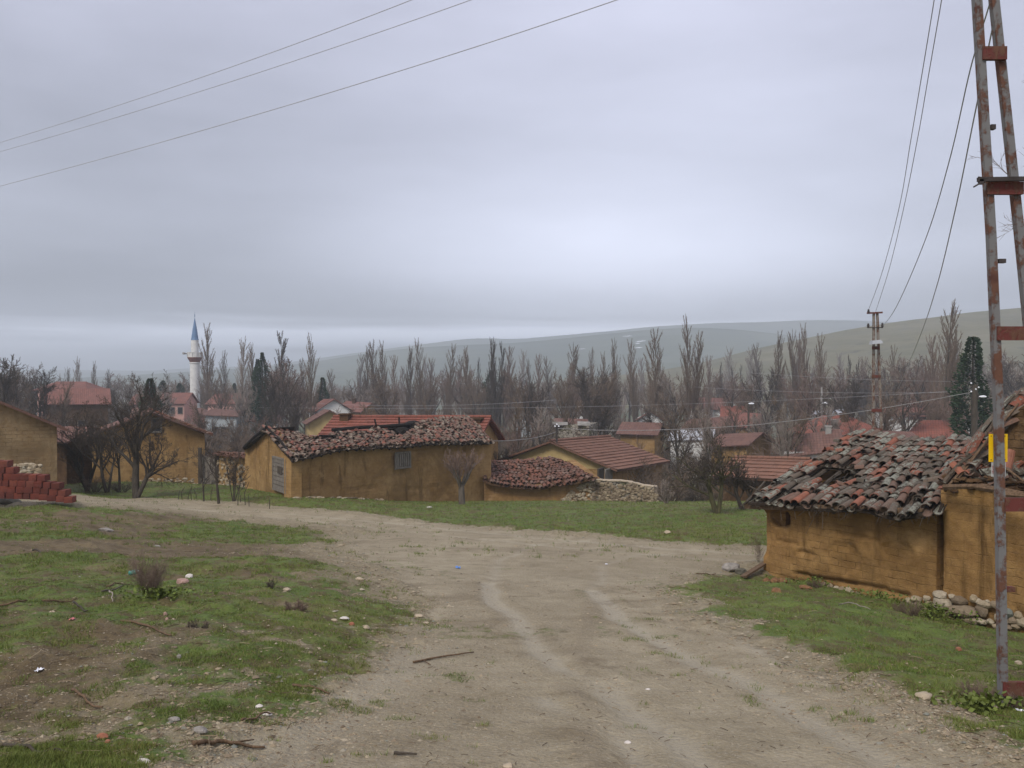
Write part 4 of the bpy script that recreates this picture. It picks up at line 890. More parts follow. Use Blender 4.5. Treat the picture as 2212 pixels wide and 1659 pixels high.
# house with faded tiles, beyond the stone wall
ap, re = P(1191, 952, 49), P(1312, 943, 55.5)
hF = house('village_house', 'ochre house with faded pinkish tiled roof and boarded shutter beyond the stone wall', (ap.x+.1, ap.y, ap.z), (re.x, re.y, re.z-.02), 3.6, 1.25, -7.4, M['roof_pinkred'], M['mud_pale'], courses=True, ov=.4, gable_mat=M['yellow_wall'])
cF = P(1297, 1006, 45.8); dF = P(1414, 985, 54.5); 
plank_panel('shutter', (cF.x-.1, cF.y-.1), (dF.x-.1, dF.y-.1), 1304, 1333, 1012, 1050, hF, M['wood_grey'], 7, .12)
plank_panel('side_window', (cF.x-.1, cF.y-.1), (dF.x-.1, dF.y-.1), 1288, 1298, 1014, 1034, hF, M['wood_dark'], 3, .12)
# ================================================================== LEFT BUILDINGS
# adobe block house at the far left
a0 = P(-120, 815, 31); hL = house('block_house', 'adobe block house with plain gable behind the red brick stack, far left', a0, P(-115, 818, 38), 3.5, 1.75, -5.2, M['roof_brown'], M['mud_block'], ov=.35)
b = MB(); rnd = random.Random(90)
for k in range(70):
    px = rnd.uniform(2, 92); y = 30.93; p = P(px, rnd.uniform(1004, 1040), y); b.cc = rnd.uniform(.3, .95); b.rock(p, (rnd.uniform(.07, .18), .08, rnd.uniform(.04, .10)), k, rnd.uniform(-.2, .2))
b.build('footing_stones', M['stones'], hL)
# barn among the orchard trees
gA = P(323, 888, 45); barn = house('orchard_barn', 'ochre mud barn with brown tiled gable roof behind the bare orchard trees', gA, P(318, 884, 53), 2.65, 1.08, -5.9, M['roof_brown'], M['mud_far'], cat='barn', ov=.4, windows=(('l', .44, 2.95, .45, .7),))
b = MB()
for k in range(110):
    px = rnd.uniform(240, 432); y = 44.85; p = P(px, rnd.uniform(1034, 1052), y); b.cc = rnd.uniform(.2, .9); b.rock(p, (rnd.uniform(.06, .16), .08, rnd.uniform(.04, .08)), k, rnd.uniform(-.2, .2))
b.build('footing_stones', M['stones'], barn)
b = MB(); b.cc = .7
for k in range(26):
    s = k/25; b.cc = rnd.random(); b.rock(P(lerp(323, 455, s), lerp(885, 938, s)-2, 44.6), (.13, .1, .05), k, 0)
b.build('verge_tiles', M['tile_small'], barn)
house('dark_outbuilding', 'dark low outbuilding with ragged tile roof left of the orchard barn', P(122, 920, 47), P(200, 922, 46), 1.6, .6, -5.8, M['roof_brown'], M['mud_dark'], cat='shed', ov=.2)
house('red_roofed_hut', 'small hut with orange-red tile roof between the block house and dark outbuilding', P(88, 918, 52), P(124, 918, 52), 1.5, .7, -6.3, M['roof_red'], M['mud_dark'], cat='hut', ov=.2)
# gate and patched courtyard wall between the barn and the long house
gt = thing('yard_gate', 'grey weathered plank gate between the orchard barn and the courtyard wall', 'gate', (P(450, 1050, 43).x, 43, -5.9))
b = MB(); g0, g1 = P(434, 1055, 43.6), P(468, 1055, 43)
for k in range(7):
    p = lerp(g0, g1, (k+.5)/7); z0, z1 = zpix(1052, 43), zpix(984+k*1.6, 43); b.box((p.x, p.y, (z0+z1)/2), (.105, .03, z1-z0), None, .006)
b.build('planks', M['wood_grey'], gt)
b = MB(); b.beam(P(434, 1048, 42.9), P(468, 1005, 42.9), .03, .09); b.beam(P(434, 1035, 42.9), P(468, 1035, 42.9), .03, .08); b.build('brace', M['wood_grey'], gt)
b = MB(); b.box((P(432, 1000, 43.3).x, 43.3, -4.8), (.14, .14, 2.4)); b.build('post', M['wood_dark'], gt)
b = MB(); b.box((P(470, 1000, 43).x, 43, -4.9), (.14, .14, 2.2)); b.build('post', M['wood_dark'], gt)
cw0, cw1 = (P(472, 1000, 43).x, 43.0), (P(541, 1000, 37.9).x, 37.9)
cw = thing('courtyard_wall', 'patched mud and stone courtyard wall with dark tile coping, left of the long house', 'wall', (cw0[0], cw0[1], -5.8))
ctop = lambda s: lerp(zpix(985, 43), zpix(991, 37.9), s)
b = MB(); wall(b, cw0, cw1, lambda s: -6, ctop, .4, 40, 14, .06, seed=94); b.build('wall_core', M['mud_far'], cw, smooth=True)
b = MB()
for k in range(90):
    s = rnd.random(); x, y = lerp(cw0[0], cw1[0], s), lerp(cw0[1], cw1[1], s); b.cc = rnd.uniform(.3, 1); z = lerp(zpix(1052, y), ctop(s)-.1, rnd.random()**1.3); b.rock((x-.02, y-.02, z), (rnd.uniform(.06, .15), .07, rnd.uniform(.05, .1)), k, -.6)
b.build('stones', M['stones'], cw)
b = MB()
for k in range(60):
    s = k/59; x, y = lerp(cw0[0], cw1[0], s), lerp(cw0[1], cw1[1], s); b.cc = rnd.uniform(.2, .8); q = Matrix.Rotation(-.9+rnd.gauss(0, .15), 3, 'Z') @ Matrix.Rotation(rnd.uniform(-.4, .3), 3, 'X')
    half_tile(b, Vector((x, y, ctop(s)+.08))+q @ Vector((0, -.3, 0)), q @ Vector((0, 1, .1)), q @ Vector((1, 0, 0)), q @ Vector((0, 0, 1)), .5, .1, .09, True, 4)
b.build('coping_tiles', M['tile_small'], cw)

# ================================================================== MINARET AND MOSQUE
mc = P(421.5, 900, 170); k_ = 170/F
mn = thing('minaret', 'slender white minaret with blue cone and one balcony above the village', 'minaret', (mc.x, 170, -12))
def lathe(mb, cx, cy, prof, n=24):
    vs = [(cx+r*math.cos(2*math.pi*j/n), cy+r*math.sin(2*math.pi*j/n), z) for r, z in prof for j in range(n)]
    mb.add(vs, [(i*n+j, i*n+(j+1) % n, (i+1)*n+(j+1) % n, (i+1)*n+j) for i in range(len(prof)-1) for j in range(n)])
zz = lambda py: zpix(py, 170)
b = MB(); lathe(b, mc.x, 170, [(1.25, -12.5), (1.25, zz(888)), (.92, zz(880)), (.90, zz(786)), (1.0, zz(785)), (1.0, zz(783)), (.9, zz(782))]); b.build('shaft', M['white'], mn, smooth=False)
b = MB(); lathe(b, mc.x, 170, [(.9, zz(783.5)), (1.0, zz(781)), (1.0, zz(779.5)), (1.12, zz(779)), (1.12, zz(777)), (1.26, zz(776.5)), (1.26, zz(774.5)), (1.38, zz(774)), (1.38, zz(772)), (.6, zz(771.9))]); b.build('corbel', M['roof_far'], mn)
b = MB(); lathe(b, mc.x, 170, [(1.38, zz(772)), (1.42, zz(771.5)), (1.42, zz(770)), (1.36, zz(770)), (1.36, zz(762)), (1.42, zz(762)), (1.42, zz(761)), (1.28, zz(761)), (1.28, zz(771.8))])
for j in range(12): b.box((mc.x+1.4*math.cos(j*.5236), 170+1.4*math.sin(j*.5236), zz(765.8)), (.12, .12, .85), Matrix.Rotation(j*.5236, 3, 'Z'))
b.build('balcony', M['white'], mn)
b = MB(); lathe(b, mc.x, 170, [(.69, zz(772)), (.69, zz(734)), (.5, zz(734))]); b.build('upper_shaft', M['white'], mn)
b = MB()
for s_ in (-1, 1):
    b = MB(); b.tube([(mc.x+s_*1.3, 169.2, zz(764)), (mc.x+s_*1.75, 168.6, zz(763.5))], [.1, .24], 8); b.build('loudspeaker', M['concrete'], mn)
M['blue_roof'] = plain('blue_lead_roof', (.12, .20, .33), .6, .12, 2)
b = MB(); lathe(b, mc.x, 170, [(.3, zz(734.5)), (.74, zz(734.4)), (.66, zz(732)), (.42, zz(712)), (.04, zz(687))]); b.build('spire', M['blue_roof'], mn)
b = MB(); lathe(b, mc.x, 170, [(.04, zz(688)), (.04, zz(684)), (.13, zz(683)), (.04, zz(682)), (.1, zz(680)), (.03, zz(679)), (.02, zz(674))], 8); b.build('finial', M['blue_roof'], mn)
house('mosque', 'low mosque hall with brown hipped roof at the foot of the minaret', P(402, 881, 158), P(432, 881, 158), 3.6, 1.3, -12, M['roof_brown'], M['pink'], cat='mosque', hip=2.4, ov=.3)

# ================================================================== VILLAGE HOUSES
def H(label, p0, p1, w, drop, bz, mr, mw, cat='house', name='village_house', **k): return house(name, label, P(*p0), P(*p1), w, drop, bz, M[mr], M[mw] if isinstance(mw, str) else mw, cat=cat, **k)
H('large house with long red roof and pale green gable edge, far left beyond the orchard', (94, 839, 103), (231, 839, 106), 3.4, 1.6, -10.6, 'roof_far', 'mud_dark', gable_mat=M['green_pale'], windows=(('f', .3, 4.2, 1, 1.1), ('f', .6, 4.2, 1, 1.1)))
H('house whose red hipped roof rises above the long red roof, far left', (128, 824, 128), (180, 824, 128), 3.2, 1.1, -11.3, 'roof_far', 'pink', hip=1.8)
H('pink house with red roof touching the minaret on its left side', (356, 848, 150), (412, 848, 150), 3, 1.6, -12, 'roof_far', 'pink', windows=(('f', .55, 5.4, .8, 1.1), ('f', .85, 5.4, .8, 1.1)))
H('small red-roofed house left of the dark conifers behind the orchard barn', (296, 851, 142), (326, 851, 142), 2.6, 1.5, -12, 'roof_far', 'pink')
H('pink two-storey house right of the minaret with one dark window', (468, 851, 150), (518, 849, 150), 3, 1.5, -12, 'roof_far', 'pink', hip=.6, windows=(('f', .9, 4.8, .9, 1.2), ('f', .5, 4.8, .9, 1.2)))
H('low bluish-white house with flat brown roof below the pink two-storey house', (462, 883, 118), (520, 886, 118), 2.6, .6, -10.9, 'roof_brown', 'white_blue', windows=(('f', .35, 3.0, .8, 1), ('f', .6, 3.0, .8, 1)), hip=.3)
H('long pale low building half hidden by poplars right of the bluish-white house', (548, 896, 115), (610, 896, 115), 2.4, .6, -10.9, 'roof_brown', 'white_blue')
H('white gabled house with red roof above the yellow house', (722, 861, 110), (700, 862, 119), 2.0, 1.3, -10.8, 'roof_far', 'white', windows=(('f', .5, 3, .7, .8),))
H('small yellow gabled house behind the long house, left of its red-roofed neighbour', (712, 885, 76), (700, 884, 83), 1.7, 1.0, -9.6, 'roof_brown', 'yellow_wall')
H('red-roofed house just right of the white gabled house in the poplars', (752, 866, 140), (800, 870, 138), 2.6, 1.2, -11.8, 'roof_far', 'mud_pale', chimneys=((.35, .4, .5, .6, 'mud_dark'),))
H('tiny bluish-white house with red roof seen between poplars in mid village', (1116, 858, 170), (1148, 857, 170), 2.6, 1.3, -12, 'roof_far', 'white_blue', windows=(('f', .5, 5.4, .8, .8),))
H('house with dull red roof deep in the trees above the stone ruin', (1236, 851, 180), (1282, 850, 180), 2.8, 1.3, -12, 'roof_far', 'white')
H('old red-tiled house right behind the stone ruin', (1204, 903, 86), (1262, 905, 86), 2.2, .7, -10, 'roof_brown', 'mud_pale')
H('ochre house under a low dark roof, right of the stone ruin', (1352, 911, 79), (1424, 913, 78), 2.2, .8, -9.7, 'roof_brown', 'mud_far')
H('small white gabled house in the thicket above the ochre dark-roofed house', (1405, 888, 100), (1400, 890, 106), 1.3, .8, -10.4, 'roof_brown', 'white')
H('white-gabled house with red roof running left, highest of the right-hand village', (1578, 861, 150), (1512, 858, 162), 2.1, 1.6, -11.9, 'roof_far', 'white', chimneys=((.1, .3, .6, .6, 'mud_dark'),))
H('orange-red roofed house in front of the white-gabled house', (1562, 877, 134), (1616, 876, 133), 2.3, 1.4, -11.6, 'roof_red', 'mud_pale')
H('long old house with patchy red roof, behind the white sheet-roofed shed', (1492, 906, 110), (1604, 896, 106), 3, 1.6, -10.7, 'roof_brown', 'mud_far')
H('red-roofed house beside the dark lamp post in the right-hand village', (1592, 890, 100), (1640, 893, 99), 2.4, 1.3, -10.4, 'roof_far', 'mud_pale')
H('shed with pale patched sheet-metal roof and white wall, centre right', (1452, 929, 84), (1540, 927, 83), 1.7, .75, -9.8, 'tin', 'white', cat='shed', name='tin_roofed_shed', ov=.2)
H('tall ochre house half hidden by the leaning orchard tree', (1565, 938, 68), (1640, 933, 66), 1.9, .7, -9.2, 'roof_brown', 'mud_far')
H('long low farm building with faded tiles behind the two orchard trees on the green', (1600, 989, 46), (1738, 991, 43), 1.5, .72, -7.4, 'roof_pinkred', 'mud_dark', cat='farm building', name='farm_building', courses=True)
H('brown-roofed house with white front wall left of the second pylon', (1692, 944, 66), (1806, 926, 65), 2.5, 1.15, -9.2, 'roof_brown', 'white', windows=(('f', .7, 2.0, .8, 1),), chimneys=((.85, .3, .4, .4, 'concrete'),))
H('house with broad bright red hipped roof and chimney, left of the second pylon', (1786, 897, 90), (1824, 897, 90), 3.2, 1.6, -10.3, 'roof_red', 'pink', hip=3.0, chimneys=((.75, 1.0, .6, .7, 'mud_dark'), (.05, 1.8, .5, .5, 'concrete')))
H('white house with flat pale sheet roof above the broad red hipped roof', (1750, 888, 118), (1815, 884, 117), 2.6, .35, -11, 'tin', 'white', windows=(('f', .3, 4, 1, 1),))
H('long white house with red roof and windows, right of the second pylon', (1900, 879, 120), (2012, 880, 120), 3, .95, -11, 'roof_far', 'white', windows=(('f', .45, 5.0, 1.1, .9), ('f', .62, 5.0, 1.1, .9), ('f', .8, 5.0, 1.1, .9)))
H('red-roofed house with white eaves right of the second pylon', (1994, 908, 84), (2060, 907, 83), 2.6, 1.3, -10, 'roof_red', 'white', hip=1.0)
H('white house partly behind the dark street lamp post', (2040, 894, 128), (2100, 894, 128), 2.6, .8, -11.3, 'roof_brown', 'white', windows=(('f', .6, 4.6, 1, .9),))
H('dull red roofed house at the foot of the brown hillside by the conifer', (1968, 868, 150), (2052, 866, 150), 3, 1.3, -11.8, 'roof_far', 'white')
H('pale low house left of the near shed roof, below the faded tiles', (1905, 930, 74), (1960, 932, 74), 2, .6, -9.6, 'roof_brown', 'concrete')
# stone ruin
ru = thing('stone_ruin', 'roofless grey stone ruin behind the village house with the faded roof', 'ruin', (P(1235, 930, 63).x, 63, -8.8))
b = MB(); c0, c1 = (P(1199, 930, 64).x, 64), (P(1272, 930, 62).x, 62); wall(b, c0, c1, lambda s: -9.2, lambda s: zpix(918+3*math.sin(s*7), 63), .5, 30, 10, .08, seed=97); wall(b, c1, (c1[0]+1, c1[1]+4), lambda s: -9.2, lambda s: zpix(919, 62), .5, 14, 8, .06, seed=98); b.build('wall', M['stone_wall'], ru, smooth=True)
b = MB(); b.box((P(1262, 918, 62).x, 62.3, zpix(916, 62)), (.9, .6, .25), None, .05); b.build('coping', M['concrete'], ru); b = MB(); b.box((P(1212, 918, 62).x, 63.6, zpix(917, 62)), (1.1, .5, .15), None, .05); b.build('coping', M['concrete'], ru)

# ================================================================== PYLONS, POSTS AND WIRES
def channel(mb, a, b_, w, dpt, th, face):
    """U channel from a to b; face: direction its web faces"""
    a, b_ = Vector(a), Vector(b_); ax = (b_-a).normalized(); f = (Vector(face)-ax*Vector(face).dot(ax)).normalized(); s = ax.cross(f).normalized(); L = (b_-a).length; c = (a+b_)/2
    R_ = Matrix((s, f, ax)).transposed()
    mb.box(c+f*(dpt/2-th/2), (w, th, L), R_); mb.box(c+s*(w/2-th/2)-f*(th/2+.0005), (th, dpt-th, L), R_); mb.box(c-s*(w/2-th/2)-f*(th/2+.0005), (th, dpt-th, L), R_)
py_ = thing('lattice_pole', 'rusty steel ladder pole with red crossbars in the right foreground', 'pole', (P(2165, 1540, 6.5).x, 6.5, -2.45))
def Lx(yv): return P(float(np.interp(yv, [0, 508, 881, 1423, 1560], [2111, 2141.5, 2157.5, 2166, 2168])), yv, 6.5)
def Rx(yv): return P(float(np.interp(yv, [0, 508, 881, 1423, 1560], [2148, 2203, 2240, 2272, 2278])), yv, 6.5+.02)
tl = Lx(0)-(Lx(500)-Lx(0))*1.3; tr_ = Rx(0)-(Rx(500)-Rx(0))*1.3
for nm, seq in (('leg', [tl, Lx(0), Lx(508), Lx(881), Lx(1570)]), ('leg', [tr_, Rx(0), Rx(508), Rx(881), Rx(1570)])):
    # one continuous leg, very slightly bowed
    b = MB(); prof = [(-.028, -.02), (.028, -.02), (.028, .03), (.022, .03), (.022, -.014), (-.022, -.014), (-.022, .03), (-.028, .03)]
    sc_ = 1.0 if nm else 1; vs = []
    for p in seq: vs += [(p.x+x*1.0, p.y+y, p.z) for x, y in prof]
    m = len(prof); b.add(vs, [(i*m+j, i*m+(j+1) % m, (i+1)*m+(j+1) % m, (i+1)*m+j) for i in range(len(seq)-1) for j in range(m)]+[tuple(range(m))])
    b.build(nm, M['pole_metal'], py_)
def bar(y0, y1, x0=None, x1=None, dy=-.03, th=.012, m='pole_red', nm='crossbar'):
    l = x0 or to_px(*Lx((y0+y1)/2))[0]-3; r = x1 or to_px(*Rx((y0+y1)/2))[0]+8; b = MB(); c0, c1 = P(l, (y0+y1)/2, 6.5), P(r, (y0+y1)/2+1, 6.5); h = (y1-y0)/F*6.5
    b.box((c0+c1)/2+Vector((0, dy, 0)), (c1.x-c0.x, th, h)); b.box((c0+c1)/2+Vector((0, dy+.02, -h/2+.004)), (c1.x-c0.x-.004, .04-th, .006)); b.box((c0+c1)/2+Vector((0, dy+.02, h/2-.004)), (c1.x-c0.x-.004, .04-th, .006)); return b.build(nm, M[m], py_)
bar(103, 131, 2118, 2170); bar(394, 421, 2128, 2206); bar(705, 735, 2149, 2262); bar(1074, 1103, 2166, 2275); bar(1470, 1500, 2162, 2296); bar(1268, 1279, 2168, 2194, .01); bar(-160, -130, 2100, 2150); bar(-400, -372, 2090, 2135)
b = MB(); b.beam(P(2112, 388, 6.43), P(2230, 386, 6.43), .03, .03); b.tube([P(2103, 404, 6.42), P(2120, 394, 6.42), P(2132, 391, 6.42)], .006, 5); b.tube([P(2113, 383, 6.42), P(2135, 386, 6.42)], .007, 5); b.box(P(2119, 393, 6.43), (.03, .03, .035)); b.build('clamp', M['iron'], py_)
b = MB(); b.box(P(2143.5, 275, 6.5), (.034, .04, .035)); b.box(P(2163, 564, 6.5), (.05, .04, .03)); b.build('step_stubs', M['iron'], py_)
# yellow plate bolted behind the left leg and the white plate under it
ys = thing('yellow_plate', 'blank bright yellow metal plate behind the left leg of the rusty pole', 'sign', P(2156, 968, 6.56))
b = MB(); b.box(P(2156, 967.5, 6.56), (.1385, .003, .207)); b.build('plate', M['sign_yellow'], ys)
b = MB()
for x_ in (2141, 2171):
    for y_ in (942, 993): b.box(P(x_, y_, 6.557), (.004, .003, .009))
b.build('rivets', M['iron'], ys)
ws = thing('white_plate', 'small dirty white plate with faded red print just under the yellow plate', 'sign', P(2157, 1014, 6.56))
b = MB(); b.box(P(2157, 1014, 6.562), (.107, .003, .105)); b.build('plate', M['sign_white'], ws)
b = MB(); rnd = random.Random(3)
for k in range(5): b.box(P(2145.5+rnd.uniform(-.8, 1.2), 1007+k*3.6, 6.558), (rnd.uniform(.008, .016), .002, .005))
b.build('print', M['ink_red'], ws)
# second pole of the line
d2 = 32.0; k2 = d2/F
p2 = thing('lattice_pole', 'rusty steel ladder pole behind the near shed, with insulators and a white lamp', 'pole', (P(1890, 900, d2).x, d2, gz(P(1890, 900, d2).x, d2)))
zb2 = gz(P(1890, 900, d2).x, d2)-.2
for nm, xs in (('leg', ((1887.5, 676), (1886, 960))), ('leg', ((1895, 676), (1905, 960)))):
    b = MB(); c0, c1 = P(xs[0][0], xs[0][1], d2), P(xs[1][0], xs[1][1], d2); t_ = (zb2-c0.z)/(c1.z-c0.z); channel(b, c0+(c1-c0)*t_, c0, .085, .05, .008, (0, -1, 0)); b.build(nm, M['pole_far'], p2)
for ya, yb in ((748, 755), (810, 816), (883, 890), (925, 930), (975, 981), (1030, 1036)):
    b = MB(); l_ = lerp(1884, 1882, (ya-676)/300); r_ = lerp(1898, 1908, (ya-676)/284); c0, c1 = P(l_, (ya+yb)/2, d2-.06), P(r_, (ya+yb)/2, d2-.06); b.box((c0+c1)/2, (c1.x-c0.x, .01, (yb-ya)*k2)); b.build('crossbar', M['pole_red'], p2)
b = MB(); b.beam(P(1873, 676.5, d2-.05), P(1906, 675, d2-.05), .06, .06); b.build('crossarm', M['pole_red'], p2)
b = MB(); b.beam(P(1874, 708, d2-.05), P(1907, 707.5, d2-.05), .03, .03); b.tube([P(1876, 703, d2), P(1876, 709, d2)], .02, 6); b.tube([P(1906, 703, d2), P(1906, 709, d2)], .02, 6); b.build('bracket', M['iron'], p2)
for x_, y_ in ((1876, 672.5), (1875.5, 703), (1906, 702)):
    b = MB(); c = P(x_, y_, d2-.05); lathe(b, c.x, c.y, [(.005, c.z-.09), (.05, c.z-.08), (.035, c.z-.03), (.055, c.z-.02), (.03, c.z+.03), (.045, c.z+.05), (.005, c.z+.08)], 10); b.build('insulator', M['iron'], p2)
b = MB(); c = P(1892, 739, d2-.25); b.box(c, (.38, .32, .13), Matrix.Rotation(-.1, 3, 'Y'), 0, .8); b.build('lamp', M['tin'], p2)
def wire(label, pts, m='wire', r=.008, sag=None, name='overhead_wire', group=None, ext=(0, 0)):
    """smooth wire through world points"""
    P0 = [Vector(p) for p in pts]; out = []
    if ext[0]: P0.insert(0, P0[0]+(P0[0]-P0[1]).normalized()*ext[0])
    if ext[1]: P0.append(P0[-1]+(P0[-1]-P0[-2]).normalized()*ext[1])
    for i in range(len(P0)-1):
        a = P0[max(i-1, 0)]; b_ = P0[i]; c = P0[i+1]; d = P0[min(i+2, len(P0)-1)]
        for k in range(10):
            t = k/10; out.append(.5*((2*b_)+(c-a)*t+(2*a-5*b_+4*c-d)*t*t+(3*b_-a-3*c+d)*t**3))
    out.append(P0[-1]); b = MB(); b.tube(out, r, 5); return tag(b.build(name, M[m], None, True, loc=out[0]), label, 'wire', group)
def span(q, d0, d1, n=9):
    """picture polyline whose depth runs from d0 to d1 along one straight plan line"""
    xs = [p[0] for p in q]; (a, b_) = (P(q[0][0], q[0][1], d0), P(q[-1][0], q[-1][1], d1)); out = []
    for x in np.linspace(xs[0], xs[-1], n):
        X_, Y_, _ = on_line(x, a, b_); out.append(P(x, float(np.interp(x, xs, [p[1] for p in q])), Y_))
    return out
def qint(x0, y0, x1, y1, bow): return [(lerp(x0, x1, t), lerp(y0, y1, t)+bow*4*t*(1-t)) for t in np.linspace(0, 1, 13)]
wire('topmost of the three wires crossing the upper left sky', span(qint(-60, 326, 960, -28, 13), 34, 16), 'wire', .0075, ext=(14, 9))
wire('middle of the three wires crossing the upper left sky', span(qint(-60, 345, 1100, -30, 12), 34, 16), 'wire', .0075, ext=(14, 9))
wire('lowest and thickest of the three wires crossing the upper left sky', span(qint(-60, 418, 1420, -30, 16), 32, 15), 'wire', .009, ext=(14, 9))
def wvert(label, q, d0, d1, r=.007):
    n = len(q); wire(label, [P(x, y, 1/((1-t)/d0+t/d1)) for (x, y), t in zip(q, np.linspace(0, 1, n))], 'wire', r, ext=(0, 5))
wvert('leftmost wire rising from the top of the second pole', [(1876, 670), (1905, 590), (1942, 450), (1968, 300), (1990, 170), (2018, 0), (2034, -110)], 32, 11)
wvert('wire rising from the second pole close beside the leftmost one', [(1892, 672), (1921, 580), (1952, 450), (1982, 300), (2008, 150), (2034, 0), (2052, -110)], 32, 11)
wvert('wire from the second pole to the top of the near pole', [(1907, 704), (1935, 665), (1998, 520), (2050, 350), (2096, 150), (2140, 0), (2160, -90)], 32, 7)
wvert('dark cable from the valley passing behind the near pole', [(1940, 840), (1980, 745), (2020, 630), (2062, 460), (2104, 255), (2152, 20), (2172, -90)], 60, 8, .009)
wire('pale twisted cable from the roof post to the dark street lamp post', span([(1205, 925.5), (1300, 929.5), (1400, 929.5), (1503, 926), (1626, 918.5), (1745, 905), (1882, 886), (2000, 866), (2103, 846.5)], 49, 50, 20), 'wire_light', .016, name='twisted_cable')
wire('pale cable sagging from the long house gable to the roof post', span([(1050, 953), (1100, 952), (1150, 947), (1180, 940), (1201, 933)], 43, 49), 'wire_light', .016, name='twisted_cable')
wire('thin wire running level across the village above the stone ruin', span(qint(690, 872, 1202, 864, 8), 90, 60, 12), 'wire', .008)
wire('thin high wire crossing the poplars in mid village', span(qint(560, 880, 2100, 842, 16), 100, 62, 24), 'wire', .008)
wire('thin wire crossing left of the second pole at treetop height', span(qint(1560, 800, 2100, 824, 6), 80, 60, 14), 'wire', .007)
wire('lower thin wire crossing left of the second pole', span(qint(1500, 836, 2090, 846, 7), 80, 60, 14), 'wire', .007)
def post(label, x, ytop, d, r, m, extra=None, name='utility_post', cat='post', ybase=None):
    X_ = P(x, ytop, d).x; zb_ = gz(X_, d)-.1 if ybase is None else zpix(ybase, d); t = thing(name, label, cat, (X_, d, zb_)); b = MB(); b.tube([(X_, d, zb_), (X_, d, zpix(ytop, d))], [r*1.15, r], 8); b.build('shaft', M[m], t)
    if extra: extra(t, X_, d)
    return t
def ins(t, lst, d):
    for x, y in lst: b = MB(); b.rock(P(x, y, d-.15), (.055, .055, .055), 1, 0, .02); b.build('insulator', M['porcelain'], t)
def lamp_arm(t, d, a, c, col='tin', sz=.28):
    b = MB(); b.tube([P(*a, d), P((a[0]+c[0])/2, c[1]-3, d-.2), P(*c, d-.3)], .03, 6); b.build('arm', M['iron'], t)
    b = MB(); q = Matrix.Rotation(-.5, 3, 'Y'); b.rock(P(*c, d-.3), (sz, sz*.45, sz*.36), 5, 0, .03); b.build('lamp_head', M[col], t)
def e1(t, X_, d):
    b = MB(); b.beam(P(1199, 924, d), P(1208, 923, d), .05, .05); b.build('crossarm', M['iron'], t); ins(t, [(1199, 921), (1207, 921), (1203, 917)], d)
post('thin roof post with white insulators on the gable of the faded-roof house', 1202.5, 918, 48.6, .05, 'iron', e1, ybase=955)
def e2(t, X_, d):
    ins(t, [(2098, 828), (2098, 846), (2108, 841), (2114, 837)], d); lamp_arm(t, d, (2108, 858), (2123, 857), 'porcelain', .22)
    b = MB(); b.beam(P(2094, 846, d), P(2117, 836, d), .05, .05); b.build('crossarm', M['iron'], t)
post('dark wooden street lamp post in front of the conifer, lamp head pointing right', 2105.5, 832, 50, .16, 'wood_dark', e2, 'street_lamp', 'street lamp')
post('slim dark lamp post with round white lamp right of the white-gabled house', 1617, 868, 88, .10, 'wood_dark', lambda t, X_, d: lamp_arm(t, d, (1617, 872), (1623, 872), 'porcelain', .3), 'street_lamp', 'street lamp')
post('grey lamp post above the broad red hipped roof', 1775, 836, 96, .11, 'concrete', lambda t, X_, d: lamp_arm(t, d, (1775, 874), (1783, 871), 'porcelain', .4), 'street_lamp', 'street lamp')
post('pale lamp post among the poplars in mid village', 1125, 832, 140, .12, 'concrete', lambda t, X_, d: lamp_arm(t, d, (1125, 874), (1126, 881), 'porcelain', .4), 'street_lamp', 'street lamp')
post('thin dark post between the conifer and the long white house', 1962, 880, 100, .07, 'wood_dark')

# ================================================================== BRICK STACK (left)
def top_of(px): return interp(px, [(-200, 975), (12, 998), (13, 1012), (32, 1016), (34, 1025), (98, 1030), (100, 1039), (116, 1039), (118, 1048), (131, 1049), (133, 1060), (146, 1060), (148, 1072), (160, 1081)])
def brick_mat():
    t = mat('wet_red_brick'); oi = t.new('ShaderNodeObjectInfo').outputs['Random']; n = t.noise(t.obj, 7, 5, .65); c = t.ramp(oi, [(0, (.10, .028, .019)), (.4, (.16, .038, .025)), (.8, (.20, .055, .034)), (1, (.13, .05, .036))]); c = t.mix(t.mr(n, .45, .7, 0, .6), c, (.07, .025, .018)); t.set(t.b, 'Base Color', c); bump(t, n, .012); return t.m
M['brick'] = brick_mat()
db = 26.0; kb_ = db/F; bh = .185; proto = None; rnd = random.Random(17); nb = 0; cnt = {}
def brick_mesh():
    b = MB(); b.box((0, .06, bh/2), (.24, .30, bh-.008))
    for z_ in (.25, .5, .75): b.box((0, -.094, bh*z_), (.228, .006, .022))
    return b
for lay in range(6):
    for col in range(16):
        x = P(158, 1080, db).x-.12-col*.243-(.12 if lay % 2 else 0)-lay*.06; px = to_px(x, db, -3.5)[0]
        zg = zpix(interp(px, [(-200, 1074), (0, 1076), (82, 1079), (159, 1087)]), db); z = zg+lay*bh
        if z+bh*.45 > zpix(top_of(px), db): continue
        for row in range(1):
            if proto is None:
                proto = brick_mesh().build('hollow_brick', M['brick'], None, loc=(0, 0, 0)); o = proto
            else: o = proto.copy(); COL.objects.link(o)
            o.location = (x+rnd.uniform(-.015, .015), db+row*.2+rnd.uniform(-.02, .02), z); o.rotation_euler = (0, 0, rnd.gauss(0, .10)); nb += 1
            cnt[lay] = cnt.get(lay, 0)+1; ORD = ['first', 'second', 'third', 'fourth', 'fifth', 'sixth', 'seventh', 'eighth', 'ninth', 'tenth', 'eleventh', 'twelfth', 'thirteenth', 'fourteenth', 'fifteenth', 'sixteenth', 'seventeenth']
            tag(o, 'red hollow brick, %s from right in %s of the stack' % (ORD[cnt[lay]-1], 'bottom row' if lay == 0 else ORD[lay]+' row up'), 'brick', 'red hollow bricks stacked at the left')
